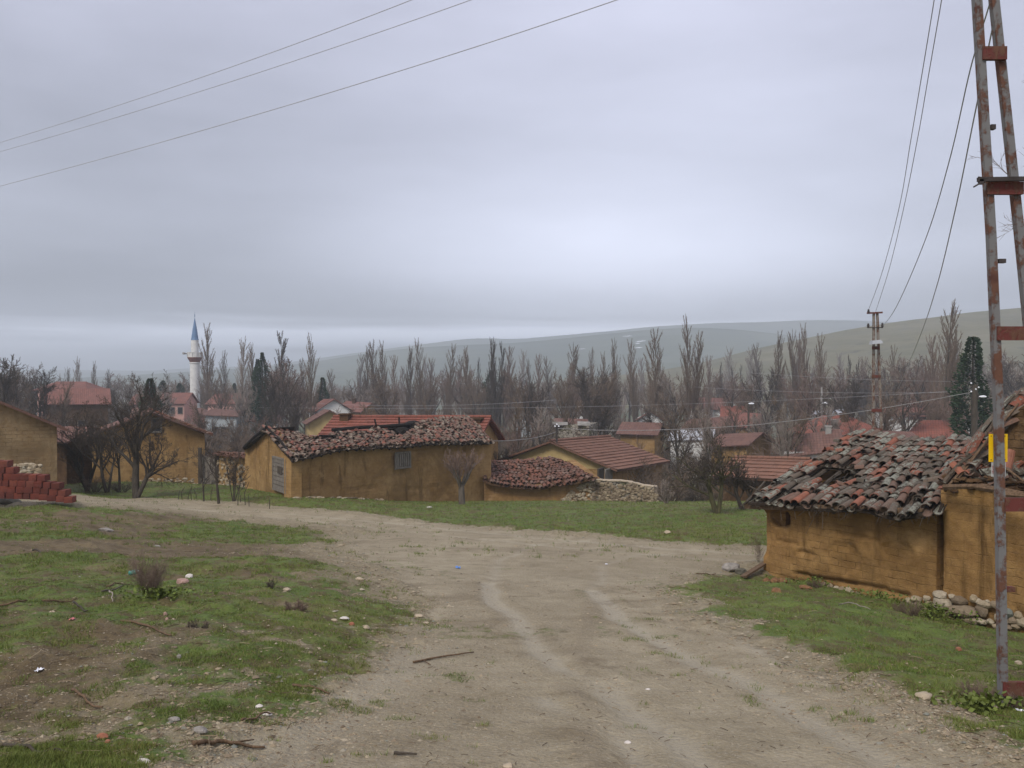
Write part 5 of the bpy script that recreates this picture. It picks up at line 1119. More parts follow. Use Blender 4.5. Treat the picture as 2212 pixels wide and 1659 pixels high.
# ================================================================== TREES
def zone(px):
    for lim, z in ((20, 'at the left edge of the photo'), (120, 'above the block house'), (240, 'around the long red roof at the left'), (330, 'behind the left half of the orchard barn'), (410, 'between orchard barn and minaret'), (480, 'at the foot of the minaret'), (560, 'left of the dark conifer column'), (640, 'right of the dark conifer column'), (710, 'left of the red-roofed house'), (800, 'above the left part of the red roof'), (900, 'above the middle of the red roof'), (1000, 'above the right part of the red roof'), (1090, 'around the dark poplar trio'), (1180, 'above the low stable'), (1260, 'around the stone ruin'), (1340, 'behind the faded-roof house ridge'), (1420, 'above the ochre dark-roofed house'), (1500, 'under the tallest poplar'), (1570, 'left of the white gable'), (1640, 'right of the white gable'), (1720, 'under the left of the hillside poplar row'), (1800, 'under the right of the hillside poplar row'), (1885, 'left of the second pole'), (1970, 'right of the second pole'), (2060, 'under the very tall poplar'), (2130, 'around the dark pine')):
        if px < lim: return z
    return 'at the right edge behind the near pole'
def perp(d, rnd):
    v = Vector((rnd.gauss(0, 1), rnd.gauss(0, 1), rnd.gauss(0, 1))); v -= d*v.dot(d); return v.normalized()
def limb(mb, p, d, L, r0, r1, rnd, wob=.12, up=0.0, n=4, sides=4):
    pts = [p.copy()]; d = d.copy()
    for i in range(n):
        d = (d+perp(d, rnd)*wob*rnd.random()+Vector((0, 0, up))).normalized(); pts.append(pts[-1]+d*L/n)
    mb.tube(pts, [lerp(r0, r1, i/n) for i in range(n+1)], sides, False); return pts
def at(pts, t):
    k = t*(len(pts)-1); i = min(int(k), len(pts)-2); return lerp(pts[i], pts[i+1], k-i), (pts[i+1]-pts[i]).normalized()
def bough(tr, cr, p, d, L, r, lev, cfg, rnd):
    c = cfg[lev]; mb = tr if lev < cfg['trunk'] else cr
    pts = limb(mb, p, d, L, r, r*c.get('tip', .45), rnd, c.get('wob', .25), c.get('up', .05), c.get('n', 4), c.get('s', 4))
    if lev+1 not in cfg: return
    m = c['kids']; m = int(m*rnd.uniform(.8, 1.2)+.5)
    for k in range(m):
        t = lerp(c.get('t0', .25), 1.0, (k+rnd.random())/m); q, dd = at(pts, min(t, .999)); a = R(c['ang']*rnd.uniform(.6, 1.35)); nd = (dd*math.cos(a)+perp(dd, rnd)*math.sin(a)); nd.z += c.get('lift', .1); nd.normalize()
        rr = lerp(r, r*c.get('tip', .45), t)*c.get('rr', .55)
        bough(tr, cr, q, nd, L*c['len']*rnd.uniform(.7, 1.25)*(1-c.get('fall', .35)*t), max(rr, cfg['rmin']), lev+1, cfg, rnd)
def make_tree(name, seed, p0, lean, L, r, cfg, mt, mc, label=None, cat='tree', group=None, starts=None):
    rnd = random.Random(seed); tr, cr = MB(), MB(); p0 = Vector(p0)
    t = thing(name, label, cat, p0, group)
    for (dv, LL, rr) in (starts or [(lean, L, r)]): bough(tr, cr, p0-Vector((0, 0, .1)), Vector(dv).normalized(), LL, rr, 0, cfg, rnd)
    tr.build('trunk', mt, t, True); cr.build('crown', mc, t); return t
POP = {0: dict(kids=58, ang=27, len=.36, fall=.70, t0=.10, wob=.03, up=0, n=8, s=6, tip=.08, rr=.42, lift=.25), 1: dict(kids=21, ang=17, len=.24, t0=.12, wob=.07, up=.11, n=5, s=3, tip=.3, rr=.6, lift=.25), 2: dict(kids=3, ang=20, len=.5, t0=.2, wob=.1, up=.08, n=2, s=3, tip=.4, rr=.7), 3: dict(n=1, s=3, tip=.5, wob=.05), 'trunk': 1, 'rmin': .015}
BSH = {0: dict(kids=10, ang=42, len=.62, t0=.35, wob=.12, n=4, s=6, tip=.35, rr=.6, lift=.35), 1: dict(kids=9, ang=40, len=.5, t0=.2, wob=.25, up=.06, n=3, s=4, rr=.5, lift=.2), 2: dict(kids=7, ang=38, len=.5, t0=.15, wob=.25, up=.04, n=3, s=3, rr=.6, lift=.1), 3: dict(kids=3, ang=35, len=.55, wob=.2, n=2, s=3, rr=.7), 4: dict(n=1, s=3, wob=.1), 'trunk': 2, 'rmin': .017}
THK = {0: dict(kids=10, ang=38, len=.6, t0=.1, wob=.2, n=3, s=4, tip=.3, rr=.6, lift=.3), 1: dict(kids=8, ang=38, len=.5, t0=.1, wob=.25, up=.06, n=3, s=3, rr=.6, lift=.1), 2: dict(kids=5, ang=35, len=.5, wob=.2, n=2, s=3, rr=.7), 3: dict(n=1, s=3), 'trunk': 1, 'rmin': .008}
def sw_starts(rnd, n, L, r, spread): return [((math.cos(k*6.28/n+rnd.random())*spread, math.sin(k*6.28/n+rnd.random())*spread, 1), L*rnd.uniform(.75, 1.1), r*rnd.uniform(.7, 1.1)) for k in range(n)]
TW_ = ['twig_brown', 'twig_brown', 'twig_dark', 'twig_red', 'twig_brown', 'twig_pale']
protoP, protoB, protoT = [], [], []
Z0 = (0, 0, 0)
for k in range(6): protoP.append(('bare_poplar', make_tree('bare_poplar', 100+k, Z0, (0, 0, 1), 18, .17, POP, M['bark_grey'] if k % 2 else M['bark_dark'], M[TW_[k]]), 18.6))
for k in range(5):
    rnd = random.Random(200+k); protoB.append(('bare_tree', make_tree('bare_tree', 200+k, Z0, (0, 0, 1), 6, .2, BSH, M['bark_dark'], M[['twig_brown', 'twig_dark', 'twig_red', 'twig_brown', 'twig_pale'][k]]), 9.3))
for k in range(4):
    rnd = random.Random(300+k); protoT.append(('bare_shrub', make_tree('bare_shrub', 300+k, Z0, None, 0, 0, THK, M['bark_dark'], M[['twig_brown', 'twig_dark', 'twig_red', 'twig_brown'][k]], cat='shrub', starts=sw_starts(rnd, 5, 2.6, .05, .55)), 3.7))
_used = set()
def top_of_tree(o):
    return max(v.co.z for ch in o.children for v in ch.data.vertices)
PH = {}
for lst in (protoP, protoB, protoT):
    for i, (nm, o, h) in enumerate(lst): PH[o.name] = top_of_tree(o)
def place(protos, k, px, ytop, d, label, wf=1.0, group=None, rot=None, cat=None):
    nm, o, h = protos[k % len(protos)]
    if o.name not in _used: _used.add(o.name); c = o
    else: c = copy_tree(o)
    x = P(px, 900, d).x; zb_ = gz(x, d)-.1; s = (zpix(ytop, d)-zb_)/PH[o.name]; c.location = (x, d, zb_); c.scale = (s*wf, s*wf, s); c.rotation_euler = (0, 0, rot if rot is not None else (px*7.13+d) % 6.28); c['label'] = label; c['category'] = cat or ('tree' if nm != 'bare_shrub' else 'shrub')
    if group: c['group'] = group
    return c
gp = 'bare poplars standing over the village'
POPS = [(449, 694, 160, 1.0, 0, 'tall bare poplar right beside the minaret'), (484, 754, 165, .8, 1, 'slim bare poplar second to the right of the minaret'), (524, 724, 130, 1.15, 5, 'pale feathery bare poplar left of the dark conifer column'), (546, 738, 135, .8, 4, 'thin bare poplar touching the left side of the dark conifer column'),
 (598, 712, 120, 1.1, 2, 'broad dark bare poplar right of the dark conifer column'), (671, 715, 110, .62, 1, 'narrow solitary bare poplar with pale streaked trunk over the yellow house'), (790, 745, 150, .7, 0, 'leftmost bare poplar of the clump above the red tiled roof'), (808, 730, 145, .95, 4, 'tallest bare poplar of the clump above the red tiled roof'), (826, 733, 150, .8, 0, 'bare poplar on the right of the clump above the red tiled roof'), (852, 764, 140, .8, 3, 'short brown bare poplar between the two clumps above the red roof'),
 (886, 744, 150, .85, 4, 'left bare poplar of the reddish pair above the middle of the red roof'), (911, 727, 145, .75, 0, 'taller right bare poplar of the reddish pair above the red roof'), (932, 770, 140, .9, 3, 'low reddish poplar right of the reddish pair'), (968, 740, 150, .95, 0, 'dense bare poplar above the right chimney'), (1008, 744, 150, .95, 4, 'rounded bare poplar just right of the one above the chimney'), (1032, 770, 170, .6, 2, 'thin short bare poplar between the rounded and the dark poplars'),
 (1057, 726, 125, .62, 2, 'dark stripy poplar at the left of the central dark trio'), (1069, 733, 125, .6, 2, 'dark stripy poplar in the middle of the central dark trio'), (1080, 735, 125, .65, 2, 'dark stripy poplar at the right of the central dark trio'), (1100, 745, 140, .85, 3, 'brown bare poplar right of the central dark trio'), (1142, 772, 150, .7, 1, 'short bare poplar above the small bluish-white house'), (1163, 762, 150, .95, 3, 'short broad bare poplar right of the small bluish-white house'), (1235, 738, 150, 1.1, 4, 'wide bare poplar above the stone ruin'),
 (1306, 757, 160, .75, 0, 'short bare poplar left of the twin-tipped one, centre right'), (1327, 728, 150, .7, 1, 'slim bare poplar above the ridge of the faded-roof house'), (1370, 729, 150, .85, 0, 'bare poplar left of the broad one below the snow patches'), (1415, 706, 120, 1.25, 1, 'broadest bare poplar, fan of many upright stems, centre right'), (1484, 676, 110, .72, 1, 'tallest bare poplar of all, dark, centre right'), (1508, 711, 112, .95, 1, 'bare poplar leaning against the right side of the tallest one'), (1530, 765, 150, .8, 3, 'small reddish poplar right of the tallest pair'), (1556, 780, 170, .5, 2, 'thin dark poplar at the left foot of the brown hillside'),
 (1580, 790, 190, .45, 2, 'thin dark poplar on the lower brown hillside above the white gable'), (1604, 785, 190, .45, 2, 'thin dark poplar right of the white gable, on the hillside'), (1680, 711, 130, .85, 0, 'bare poplar at the left of the hillside row'), (1714, 708, 135, .7, 4, 'second bare poplar of the hillside row from the left'), (1726, 716, 135, .6, 3, 'third bare poplar of the hillside row, slightly lower'), (1740, 694, 130, .65, 0, 'tallest bare poplar of the hillside row'), (1772, 716, 130, .85, 1, 'dark bare poplar at the right of the hillside row'), (1834, 765, 150, .6, 2, 'dark thin poplar left of the second pole'), (1855, 775, 160, .6, 2, 'dark low poplar immediately left of the second pole'), (1930, 742, 140, .8, 1, 'bare poplar right of the second pole'), (1950, 770, 140, .8, 3, 'lower bare poplar two places right of the second pole'), (2038, 644, 95, 1.15, 0, 'very tall bare poplar left of the street-lamp conifer'), (2066, 706, 105, 1.0, 4, 'pale bare poplar between the very tall one and the conifer'), (2012, 720, 110, .9, 3, 'bare reddish poplar left of the very tall one'),
 (170, 768, 170, .85, 5, 'pale feathery poplar above the long red roof, far left'), (202, 778, 175, .7, 0, 'narrow bare poplar right of the pale feathery one, far left'), (144, 790, 180, .7, 4, 'short dim poplar left of the pale feathery one, far left'), (238, 795, 190, .5, 2, 'small dim poplar above the pale green gable')]
for px, yt, d, wf, k, lab in POPS: place(protoP, k, px, yt, d, lab, .24+wf*.88, gp)
rnd = random.Random(45)
for k in range(30):   # paler second row
    px = 640+1560*((k+rnd.random())/30); d = rnd.uniform(190, 300); yt = interp(px, [(640, 790), (900, 772), (1500, 765), (1700, 755), (2200, 750)])+rnd.uniform(-22, 18)
    place(protoP, rnd.choice([0, 3, 4, 5]), px, yt, d, 'dim hazy poplar in the second row '+zone(px), rnd.uniform(1.0, 1.5), 'hazy second row of poplars')
# thicket of bare trees in and behind the village
rnd = random.Random(31)
def mass_top(px): return interp(px, [(-200, 770), (60, 780), (110, 810), (260, 806), (420, 806), (560, 800), (620, 785), (700, 812), (780, 806), (900, 800), (1000, 796), (1100, 800), (1200, 782), (1300, 785), (1420, 795), (1500, 780), (1600, 790), (1700, 785), (1850, 790), (1950, 765), (2100, 760), (2300, 760)])
for k in range(165):
    px = -160+2480*((k+rnd.random())/165); d = rnd.uniform(95, 230) if k % 4 else rnd.uniform(62, 95); yt = mass_top(px)+(rnd.uniform(-8, 34) if d > 95 else rnd.uniform(50, 95))
    place(protoB, rnd.choice([0, 0, 1, 2, 3, 3, 4]), px, yt, d, 'bare grey-brown tree in the hazy thicket '+zone(px), rnd.uniform(.8, 1.25), 'bare trees of the village thicket', rnd.uniform(0, 6.28))
for k in range(120):
    px = rnd.uniform(-150, 2330); d = rnd.uniform(56, 112); zb_ = gz(P(px, 900, d).x, d); H_ = rnd.uniform(2.2, 5.2)*(.6+d/160); yt = to_px(P(px, 900, d).x, d, zb_+H_)[1]
    place(protoT, rnd.randrange(4), px, yt, d, 'low bare scrub bush in the gardens '+zone(px), rnd.uniform(.9, 1.5), 'scrub bushes between the village gardens', rnd.uniform(0, 6.28))
# named trees
for px, yt, d, wf, k, lab in [(12, 764, 80, 1.0, 1, 'big dark bare tree at the left edge of the photo above the block house'), (52, 772, 85, .95, 0, 'dark bare tree right of the one at the left edge'), (92, 790, 88, .9, 1, 'dark bare tree between the left-edge trees and the long red roof'), (128, 812, 92, .7, 0, 'low dark tree partly hiding the long red roof'),
    (632, 765, 100, 1.0, 2, 'rounded reddish bare tree right of the broad dark poplar'), (590, 800, 90, .8, 1, 'dark round bare tree behind the roof apex of the long house'), (1265, 785, 105, .9, 1, 'dark spreading bare tree right above the stone ruin'), (1300, 790, 100, .9, 0, 'spreading bare tree behind the ridge of the faded-roof house'), (1215, 792, 105, .8, 0, 'spreading bare tree left above the stone ruin'), (1990, 760, 120, 1.0, 2, 'round reddish bare tree below the very tall poplar'), (1840, 812, 90, 1.0, 1, 'dark bare tree just left of the second pole foot')]:
    place(protoB, k, px, yt, d, lab, wf)
place(protoB, 4, 1528, 870, 58, 'pale whitish bare tree rising behind the leaning orchard tree', .6)
place(protoB, 4, 1702, 868, 56, 'thin pale bare tree above the long farm building', .5)
place(protoB, 2, 1112, 905, 60, 'reddish bare bush filling the gap right of the red-roofed house', .9, cat='bush')
place(protoB, 1, 1090, 960, 50, 'dark scrubby tree just behind the low stable', .8)
place(protoB, 0, 1130, 925, 66, 'bare tree behind the low stable, below the small bluish-white house', 1)
# far wood: one mass
def wood():
    b = MB(); r = random.Random(77)
    for k in range(900):
        d = r.uniform(240, 520); px = r.uniform(-300, 2500); x = P(px, 900, d).x; zb_ = gz(x, d); h = r.uniform(5, 10)*(1.25 if r.random() < .1 else 1); 
        for q in range(9):
            a = r.uniform(0, 6.28); w_ = r.uniform(.5, 2.4); t0 = r.uniform(.05, .4); b.tube([(x+w_*.15*math.cos(a), d, zb_+h*t0*.5), (x+w_*math.cos(a)*.7, d+w_*math.sin(a)*.6, zb_+h*(t0+.35)), (x+w_*math.cos(a), d+w_*math.sin(a), zb_+h*r.uniform(.75, 1))], [.14, .10, .05], 3, False)
    o = b.build('far_wood', M['twig_brown']); tag(o, kind='stuff')
wood()
# conifers
def conifer_mesh(name, seed, H, rw, label, px, ytop, d, shape='cone', bare=.12):
    rnd = random.Random(seed); x = P(px, 900, d).x; zb_ = gz(x, d)-.1; Ht = zpix(ytop, d)-zb_; t = thing(name, label, 'conifer', (x, d, zb_)); b = MB(); b.tube([(x, d, zb_), (x, d, zb_+Ht*.97)], [.22, .03], 7); b.build('trunk', M['bark_dark'], t); b = MB()
    for k in range(5200):
        u = rnd.random()**.8; z = bare+(1-bare)*u
        if shape == 'cone': w_ = rw*(1-u)**.8+.12
        elif shape == 'col': w_ = rw*(1-u**3)*(.75+.25*math.sin(u*17))+.08
        else: w_ = rw*(math.sin(math.pi*min(1, (u-.28)/.74)**.8)*.85+.12) if u > .30 else rw*.42*(1+.5*math.sin(u*40))
        a = rnd.uniform(0, 6.28); rr = w_*(.35+.65*rnd.random()**.5)*(1+1.5*mnoise.noise(Vector((math.cos(a)*1.3+seed, math.sin(a)*1.3, z*6)))); c = Vector((x+rr*math.cos(a), d+rr*math.sin(a), zb_+Ht*z)); o_ = Vector((math.cos(a), math.sin(a), rnd.uniform(-.2, .6)))*rnd.uniform(.16, .38)*(1.15-.7*u); s_ = perp(o_.normalized(), rnd)*rnd.uniform(.05, .12)
        b.add([c-s_, c+s_, c+o_], [(0, 1, 2)])
    b.build('crown', M['conifer'], t)
conifer_mesh('pine', 1, 0, 1.12, 'dark green pine behind the street lamp at the right', 2101, 729, 58, 'pine', .02)
conifer_mesh('conifer', 2, 0, 1.1, 'dark green conifer column between poplars right of the minaret', 567, 762, 112, 'col', .1); conifer_mesh('conifer', 3, 0, 1.0, 'second dark conifer touching the dark green column', 556, 776, 118, 'col', .1)
conifer_mesh('conifer', 4, 0, 1.8, 'dark green conifer behind the orchard barn ridge', 325, 818, 90, 'cone', .1); conifer_mesh('conifer', 5, 0, 2.0, 'blue-green conifer left of the minaret, above the pink house', 352, 822, 165, 'cone', .1); conifer_mesh('conifer', 6, 0, 2.4, 'hazy dark conifer beside the minaret on its left', 388, 828, 175, 'cone', .1)
conifer_mesh('conifer', 7, 0, 1.6, 'dark conifer above the white gabled house in the poplars', 696, 816, 125, 'cone', .1); conifer_mesh('conifer', 8, 0, 1.2, 'small dark conifer in the haze left of the pale feathery poplar', 507, 828, 170, 'cone', .1); conifer_mesh('conifer', 9, 0, 2.0, 'dark conifer behind the central dark poplar trio', 1060, 800, 150, 'col', .1)

# ---- orchard trees on the green
ORC = {0: dict(kids=6, ang=42, len=1.15, t0=.45, wob=.16, n=5, s=8, tip=.62, rr=.60, lift=.28), 1: dict(kids=6, ang=42, len=.62, t0=.22, wob=.42, up=.05, n=6, s=6, tip=.35, rr=.55, lift=.15), 2: dict(kids=6, ang=45, len=.50, t0=.15, wob=.4, up=.05, n=4, s=4, rr=.55, lift=.12), 3: dict(kids=5, ang=42, len=.5, wob=.3, up=.03, n=3, s=3, rr=.6, lift=.05), 4: dict(kids=3, ang=40, len=.5, wob=.2, n=2, s=3, rr=.7), 5: dict(n=1, s=3, wob=.2), 'trunk': 3, 'rmin': .0065}
ORD3 = dict(ORC); ORD3[0] = dict(ORC[0], kids=7, ang=52, lift=.12, len=1.2); ORD3[3] = dict(ORC[3], kids=4)
ORD2 = {k: (dict(v, kids=max(3, v['kids']-(2 if k > 1 else 0))) if isinstance(v, dict) and 'kids' in v else v) for k, v in ORC.items()}
def orch(label, px, py, lean, L, r, seed, mt='bark_dark', mc='twig_dark', name='fruit_tree', starts=None, cfg=ORC, cat='tree'):
    g = G(px, py); return make_tree(name, seed, g, lean, L, r, cfg, M[mt], M[mc], label, cat, None, starts)
def S(*a): return [((x, y, z), L, r) for x, y, z, L, r in a]
orch('largest bare fruit tree in front of the orchard barn, forked low', 294, 1074, None, 0, 0, 411, starts=S((-.10, 0, 1, 2.35, .16), (.50, .1, 1, 1.5, .11)))
orch('bare fruit tree with two thin trunks left of the largest one', 232, 1064, None, 0, 0, 412, starts=S((-.35, 0, 1, 1.9, .08), (.15, .1, 1, 1.6, .06)), cfg=ORD2)
orch('dark multi-stemmed fruit tree nearest the brick stack', 189, 1060, None, 0, 0, 413, starts=S((-.32, 0, 1, 1.9, .085), (.12, .1, 1, 2.1, .085), (-.6, .1, 1, 1.5, .05)), cfg=ORD2)
orch('slender bare fruit tree between the two-trunked and the largest tree', 258, 1058, (.05, 0, 1), 1.7, .06, 414, cfg=ORD2)
SM = {0: dict(kids=7, ang=45, len=.45, t0=.3, wob=.06, n=5, s=6, tip=.35, rr=.5, lift=.3), 1: dict(kids=7, ang=45, len=.5, wob=.3, n=4, s=4, rr=.6), 2: dict(kids=5, ang=40, len=.5, wob=.3, n=3, s=3, rr=.7), 3: dict(n=2, s=3), 'trunk': 1, 'rmin': .006}
orch('thin leaning bare tree at the roadside left of the long house', 473, 1088, (-.06, 0, 1), 1.9, .055, 421, cfg=SM, name='young_tree')
orch('young bare tree beside the roadside, left of the thin leaning one', 440, 1084, (.02, 0, 1), 1.7, .035, 422, cfg=SM, name='young_tree')
orch('grey bush-like young tree in front of the courtyard wall', 505, 1086, None, 0, 0, 423, cfg=SM, name='young_tree', starts=S((-.2, 0, 1, 1.6, .02), (.1, 0, 1, 1.7, .025), (.3, .1, 1, 1.3, .02), (0, .1, 1, 1.4, .02)))
orch('pruned bare tree with fine upright twigs in front of the long house', 998, 1092, None, 0, 0, 431, 'bark_grey', 'twig_red', starts=None or S((-.02, 0, 1, .95, .135)), cfg={0: dict(kids=6, ang=48, len=1.55, t0=.70, wob=.06, n=4, s=8, tip=.8, rr=.55, lift=.5), 1: dict(kids=7, ang=30, len=.70, t0=.35, wob=.14, up=.07, n=5, s=6, tip=.35, rr=.5, lift=.25), 2: dict(kids=6, ang=36, len=.6, t0=.1, wob=.15, up=.05, n=4, s=3, rr=.55, lift=.15), 3: dict(kids=5, ang=35, len=.5, wob=.15, n=3, s=3, rr=.7), 4: dict(n=1, s=3), 'trunk': 2, 'rmin': .006})
orch('mossy bare fruit tree leaning left with wide crown on the green', 1550, 1109, None, 0, 0, 444, 'moss_limb', 'twig_dark', starts=S((-.24, .05, 1, 1.35, .10), (.14, .1, 1, 1.4, .085)), cfg=ORD3)
orch('smaller bare fruit tree just left of the near shed roof', 1606, 1101, None, 0, 0, 445, 'bark_dark', 'twig_dark', starts=S((-.3, .1, 1, .9, .085), (.35, 0, 1, .7, .06)))
orch('small pale bare tree beside the end of the stone wall', 1441, 1088, None, 0, 0, 446, 'bark_grey', 'twig_pale', starts=S((-.1, 0, 1, .75, .04), (-.5, 0, 1, .7, .03)), name='young_tree', cfg=THK)
# large tree beyond the right edge, its branches reach into the picture
tx = P(2420, 900, 24)
BIG = {0: dict(kids=10, ang=50, len=.70, t0=.25, wob=.06, n=6, s=8, tip=.35, rr=.5, lift=.15), 1: dict(kids=10, ang=42, len=.5, t0=.15, wob=.2, up=.04, n=5, s=5, rr=.5, lift=.1), 2: dict(kids=7, ang=40, len=.5, wob=.25, up=.03, n=4, s=4, rr=.6), 3: dict(kids=6, ang=40, len=.5, wob=.2, n=3, s=3, rr=.6), 4: dict(n=2, s=3, wob=.2), 'trunk': 2, 'rmin': .006}
make_tree('bare_tree', 461, (P(2610, 900, 24).x, 24, gz(P(2610, 900, 24).x, 24)), (-.05, 0, 1), 8.4, .26, BIG, M['bark_dark'], M['twig_brown'], 'large bare tree reaching in from the right edge behind the near pole', 'tree')
# dark brambles behind the stone wall and along the green's edge
for k, (px, d, H_, wf, lab) in enumerate([(1448, 42, 1.5, 1.5, 'dark bramble clump right behind the end of the stone wall'), (1490, 43, 1.4, 1.8, 'dark bramble clump behind the small pale tree'), (1525, 43, 1.1, 1.6, 'dark low bramble left of the leaning orchard tree trunk'), (1400, 47, 2.4, 1.3, 'dark bush against the right side of the faded-roof house'), (1445, 50, 3.0, 1.5, 'tall dark bush right of the faded-roof house'), (1500, 52, 3.2, 1.4, 'tall grey bush behind the dark brambles'),
        (205, 37, .8, 1.6, 'low dry bush at the foot of the orchard trees nearest the stack'), (262, 36.5, .75, 1.6, 'low dry bush left of the largest fruit tree'), (1062, 55, 3, 1.2, 'dark bush right of the long house gable'), (1100, 52, 3, 1.3, 'grey bush above the low stable roof'), (500, 48, 3.0, 1.5, 'grey thicket bush behind the courtyard wall'), (465, 50, 3.2, 1.5, 'grey thicket bush behind the yard gate'), (540, 52, 3.2, 1.5, 'grey thicket bush behind the left gable of the long house'), (620, 54, 3.4, 1.6, 'grey thicket bush behind the sagging roof, left part'), (670, 56, 3.4, 1.5, 'grey thicket bush left of the red roofed house'), (468, 104, 5.4, 1.4, 'grey bush in front of the bluish-white house, left'), (493, 100, 4.9, 1.4, 'grey bush in front of the bluish-white house, middle'), (520, 103, 5.2, 1.4, 'grey bush in front of the bluish-white house, right'), (1365, 74, 3.6, 1.3, 'brown bush in front of the ochre dark-roofed house, left'), (1402, 72, 3.6, 1.4, 'brown bush in front of the ochre dark-roofed house, right'), (1580, 62, 3.4, 1.3, 'brown bush in front of the tall ochre house, left'), (1625, 61, 3.4, 1.3, 'brown bush in front of the tall ochre house, right'), (1480, 78, 3.0, 1.3, 'grey bush in front of the sheet-roofed shed'), (545, 98, 5, 1.4, 'grey bush right of the bluish-white house'), (435, 96, 5, 1.4, 'grey bush below the mosque roof')]):
    x = P(px, 900, d).x; zb_ = gz(x, d); place(protoT, k % 2+(0 if k < 4 else 0), px, to_px(x, d, zb_+H_)[1], d, lab, wf, None, k*1.3)
for k, (px, py, h) in enumerate([(384, 1079, .35), (394, 1078, .5), (405, 1080, .45), (414, 1081, .6), (425, 1079, .4), (455, 1082, .5), (513, 1090, .7), (520, 1087, .55), (530, 1089, .8), (538, 1092, .4), (582, 1096, .35)]):
    g = G(px, py); b = MB(); r_ = random.Random(k); b.tube([g-Vector((0, 0, .1)), g+Vector((r_.uniform(-.06, .06), 0, h*.5)), g+Vector((r_.uniform(-.15, .15), 0, h))], [.016, .013, .009], 5)
    o = b.build('stake', M['bark_dark'], None, loc=g); tag(o, 'short dark wooden stake, %s from the left along the roadside green' % ['first', 'second', 'third', 'fourth', 'fifth', 'sixth', 'seventh', 'eighth', 'ninth', 'tenth', 'last'][k], 'stake', 'stakes of the old roadside fence')
# ================================================================== FOREGROUND: grass, gravel, stones, sticks
def surf(x, y):
    x = np.atleast_1d(np.asarray(x, float)); y = np.atleast_1d(np.asarray(y, float)); r, g, t, rd = masks(x, y); return TZ(x, y)+relief(x, y, r, g, t), r, g, rd
def sz(x, y): return float(surf(x, y)[0][0])
def GS(px, py):
    g = G(px, py); return Vector((g.x, g.y, sz(g.x, g.y)))
rs = np.random.RandomState(7)
def tri_mesh(name, co, m, tone=None):
    n = len(co); me = bpy.data.meshes.new(name); me.vertices.add(n*3); me.vertices.foreach_set('co', co.reshape(-1).astype(np.float32)); me.loops.add(n*3); me.loops.foreach_set('vertex_index', np.arange(n*3, dtype=np.int32)); me.polygons.add(n); me.polygons.foreach_set('loop_start', np.arange(0, n*3, 3, dtype=np.int32)); me.update(calc_edges=True)
    if tone is not None:
        at = me.attributes.new('tone', 'FLOAT', 'FACE'); at.data.foreach_set('value', tone.astype(np.float32))
    me.materials.append(m); o = bpy.data.objects.new(name, me); COL.objects.link(o); return o
def grass_mat():
    t = mat('grass_blades'); a = t.new('ShaderNodeAttribute', attribute_name='tone').outputs['Fac']; n = t.noise(t.geo, .9, 4, .6)
    col = t.ramp(a, [(0, (.060, .090, .015)), (.35, (.100, .152, .024)), (.62, (.150, .200, .034)), (.82, (.21, .20, .06)), (.93, (.25, .19, .09)), (1, (.12, .08, .04))]); col = t.mix(t.mr(n, .4, .65, 0, .45), col, (.16, .16, .038))
    t.set(t.b, 'Base Color', col); t.set(t.b, 'Roughness', .6); return t.m
def blades(N, ymin, ymax, umin, umax, hmin, hmax, gthr, seed, wk):
    rs = np.random.RandomState(seed); inv = rs.uniform(1/ymax, 1/ymin, N); y = 1/inv; x = rs.uniform(umin, umax, N)*y
    # tufts
    x = x+rs.normal(0, .02, N); z, r, g, rd = surf(x, y); cl = fbm(x, y, 5.0, 3, 99)
    keep = rs.rand(N) < np.clip((g+(cl-.5)*2.0+(fbm(x, y, 2.2, 3, 77)-.5)*1.0-gthr)*1.6, 0, 1); x, y, z, g, cl = x[keep], y[keep], z[keep], g[keep], cl[keep]; n = len(x)
    h = (hmin+(hmax-hmin)*rs.rand(n)**1.5)*(.5+.9*np.clip((cl-.3)*2.2, 0, 1)); a = rs.uniform(0, 6.28, n); w_ = wk*(.7+.6*rs.rand(n))*(y/8.0)**.75; ln = h*rs.uniform(.2, .9, n); b_ = rs.uniform(0, 6.28, n)
    dx, dy = np.cos(a)*w_, np.sin(a)*w_; base_ = np.stack([x, y, z-.006], -1)
    co = np.stack([base_-np.stack([dx, dy, 0*dx], -1), base_+np.stack([dx, dy, 0*dx], -1), base_+np.stack([np.cos(b_)*ln, np.sin(b_)*ln, h], -1)], 1)
    tone = np.clip(.40+rs.normal(0, .16, n)+(fbm(x, y, 1.6, 3, 55)-.5)*.7+(rs.rand(n) < .14)*.45-.1*(g-.5), 0, 1); return co, tone
parts = [blades(470000, 3.7, 13, -.66, -.02, .012, .036, .34, 1, .0030), blades(150000, 13, 27, -.66, -.1, .02, .045, .38, 2, .0032), blades(210000, 5.2, 19, .12, .68, .014, .042, .34, 3, .0032), blades(190000, 19, 46, -.62, .34, .03, .075, .3, 4, .0034)]
co = np.concatenate([p[0] for p in parts]); tn_ = np.concatenate([p[1] for p in parts])
grass = tri_mesh('grass', co, grass_mat(), tn_); tag(grass, kind='stuff')
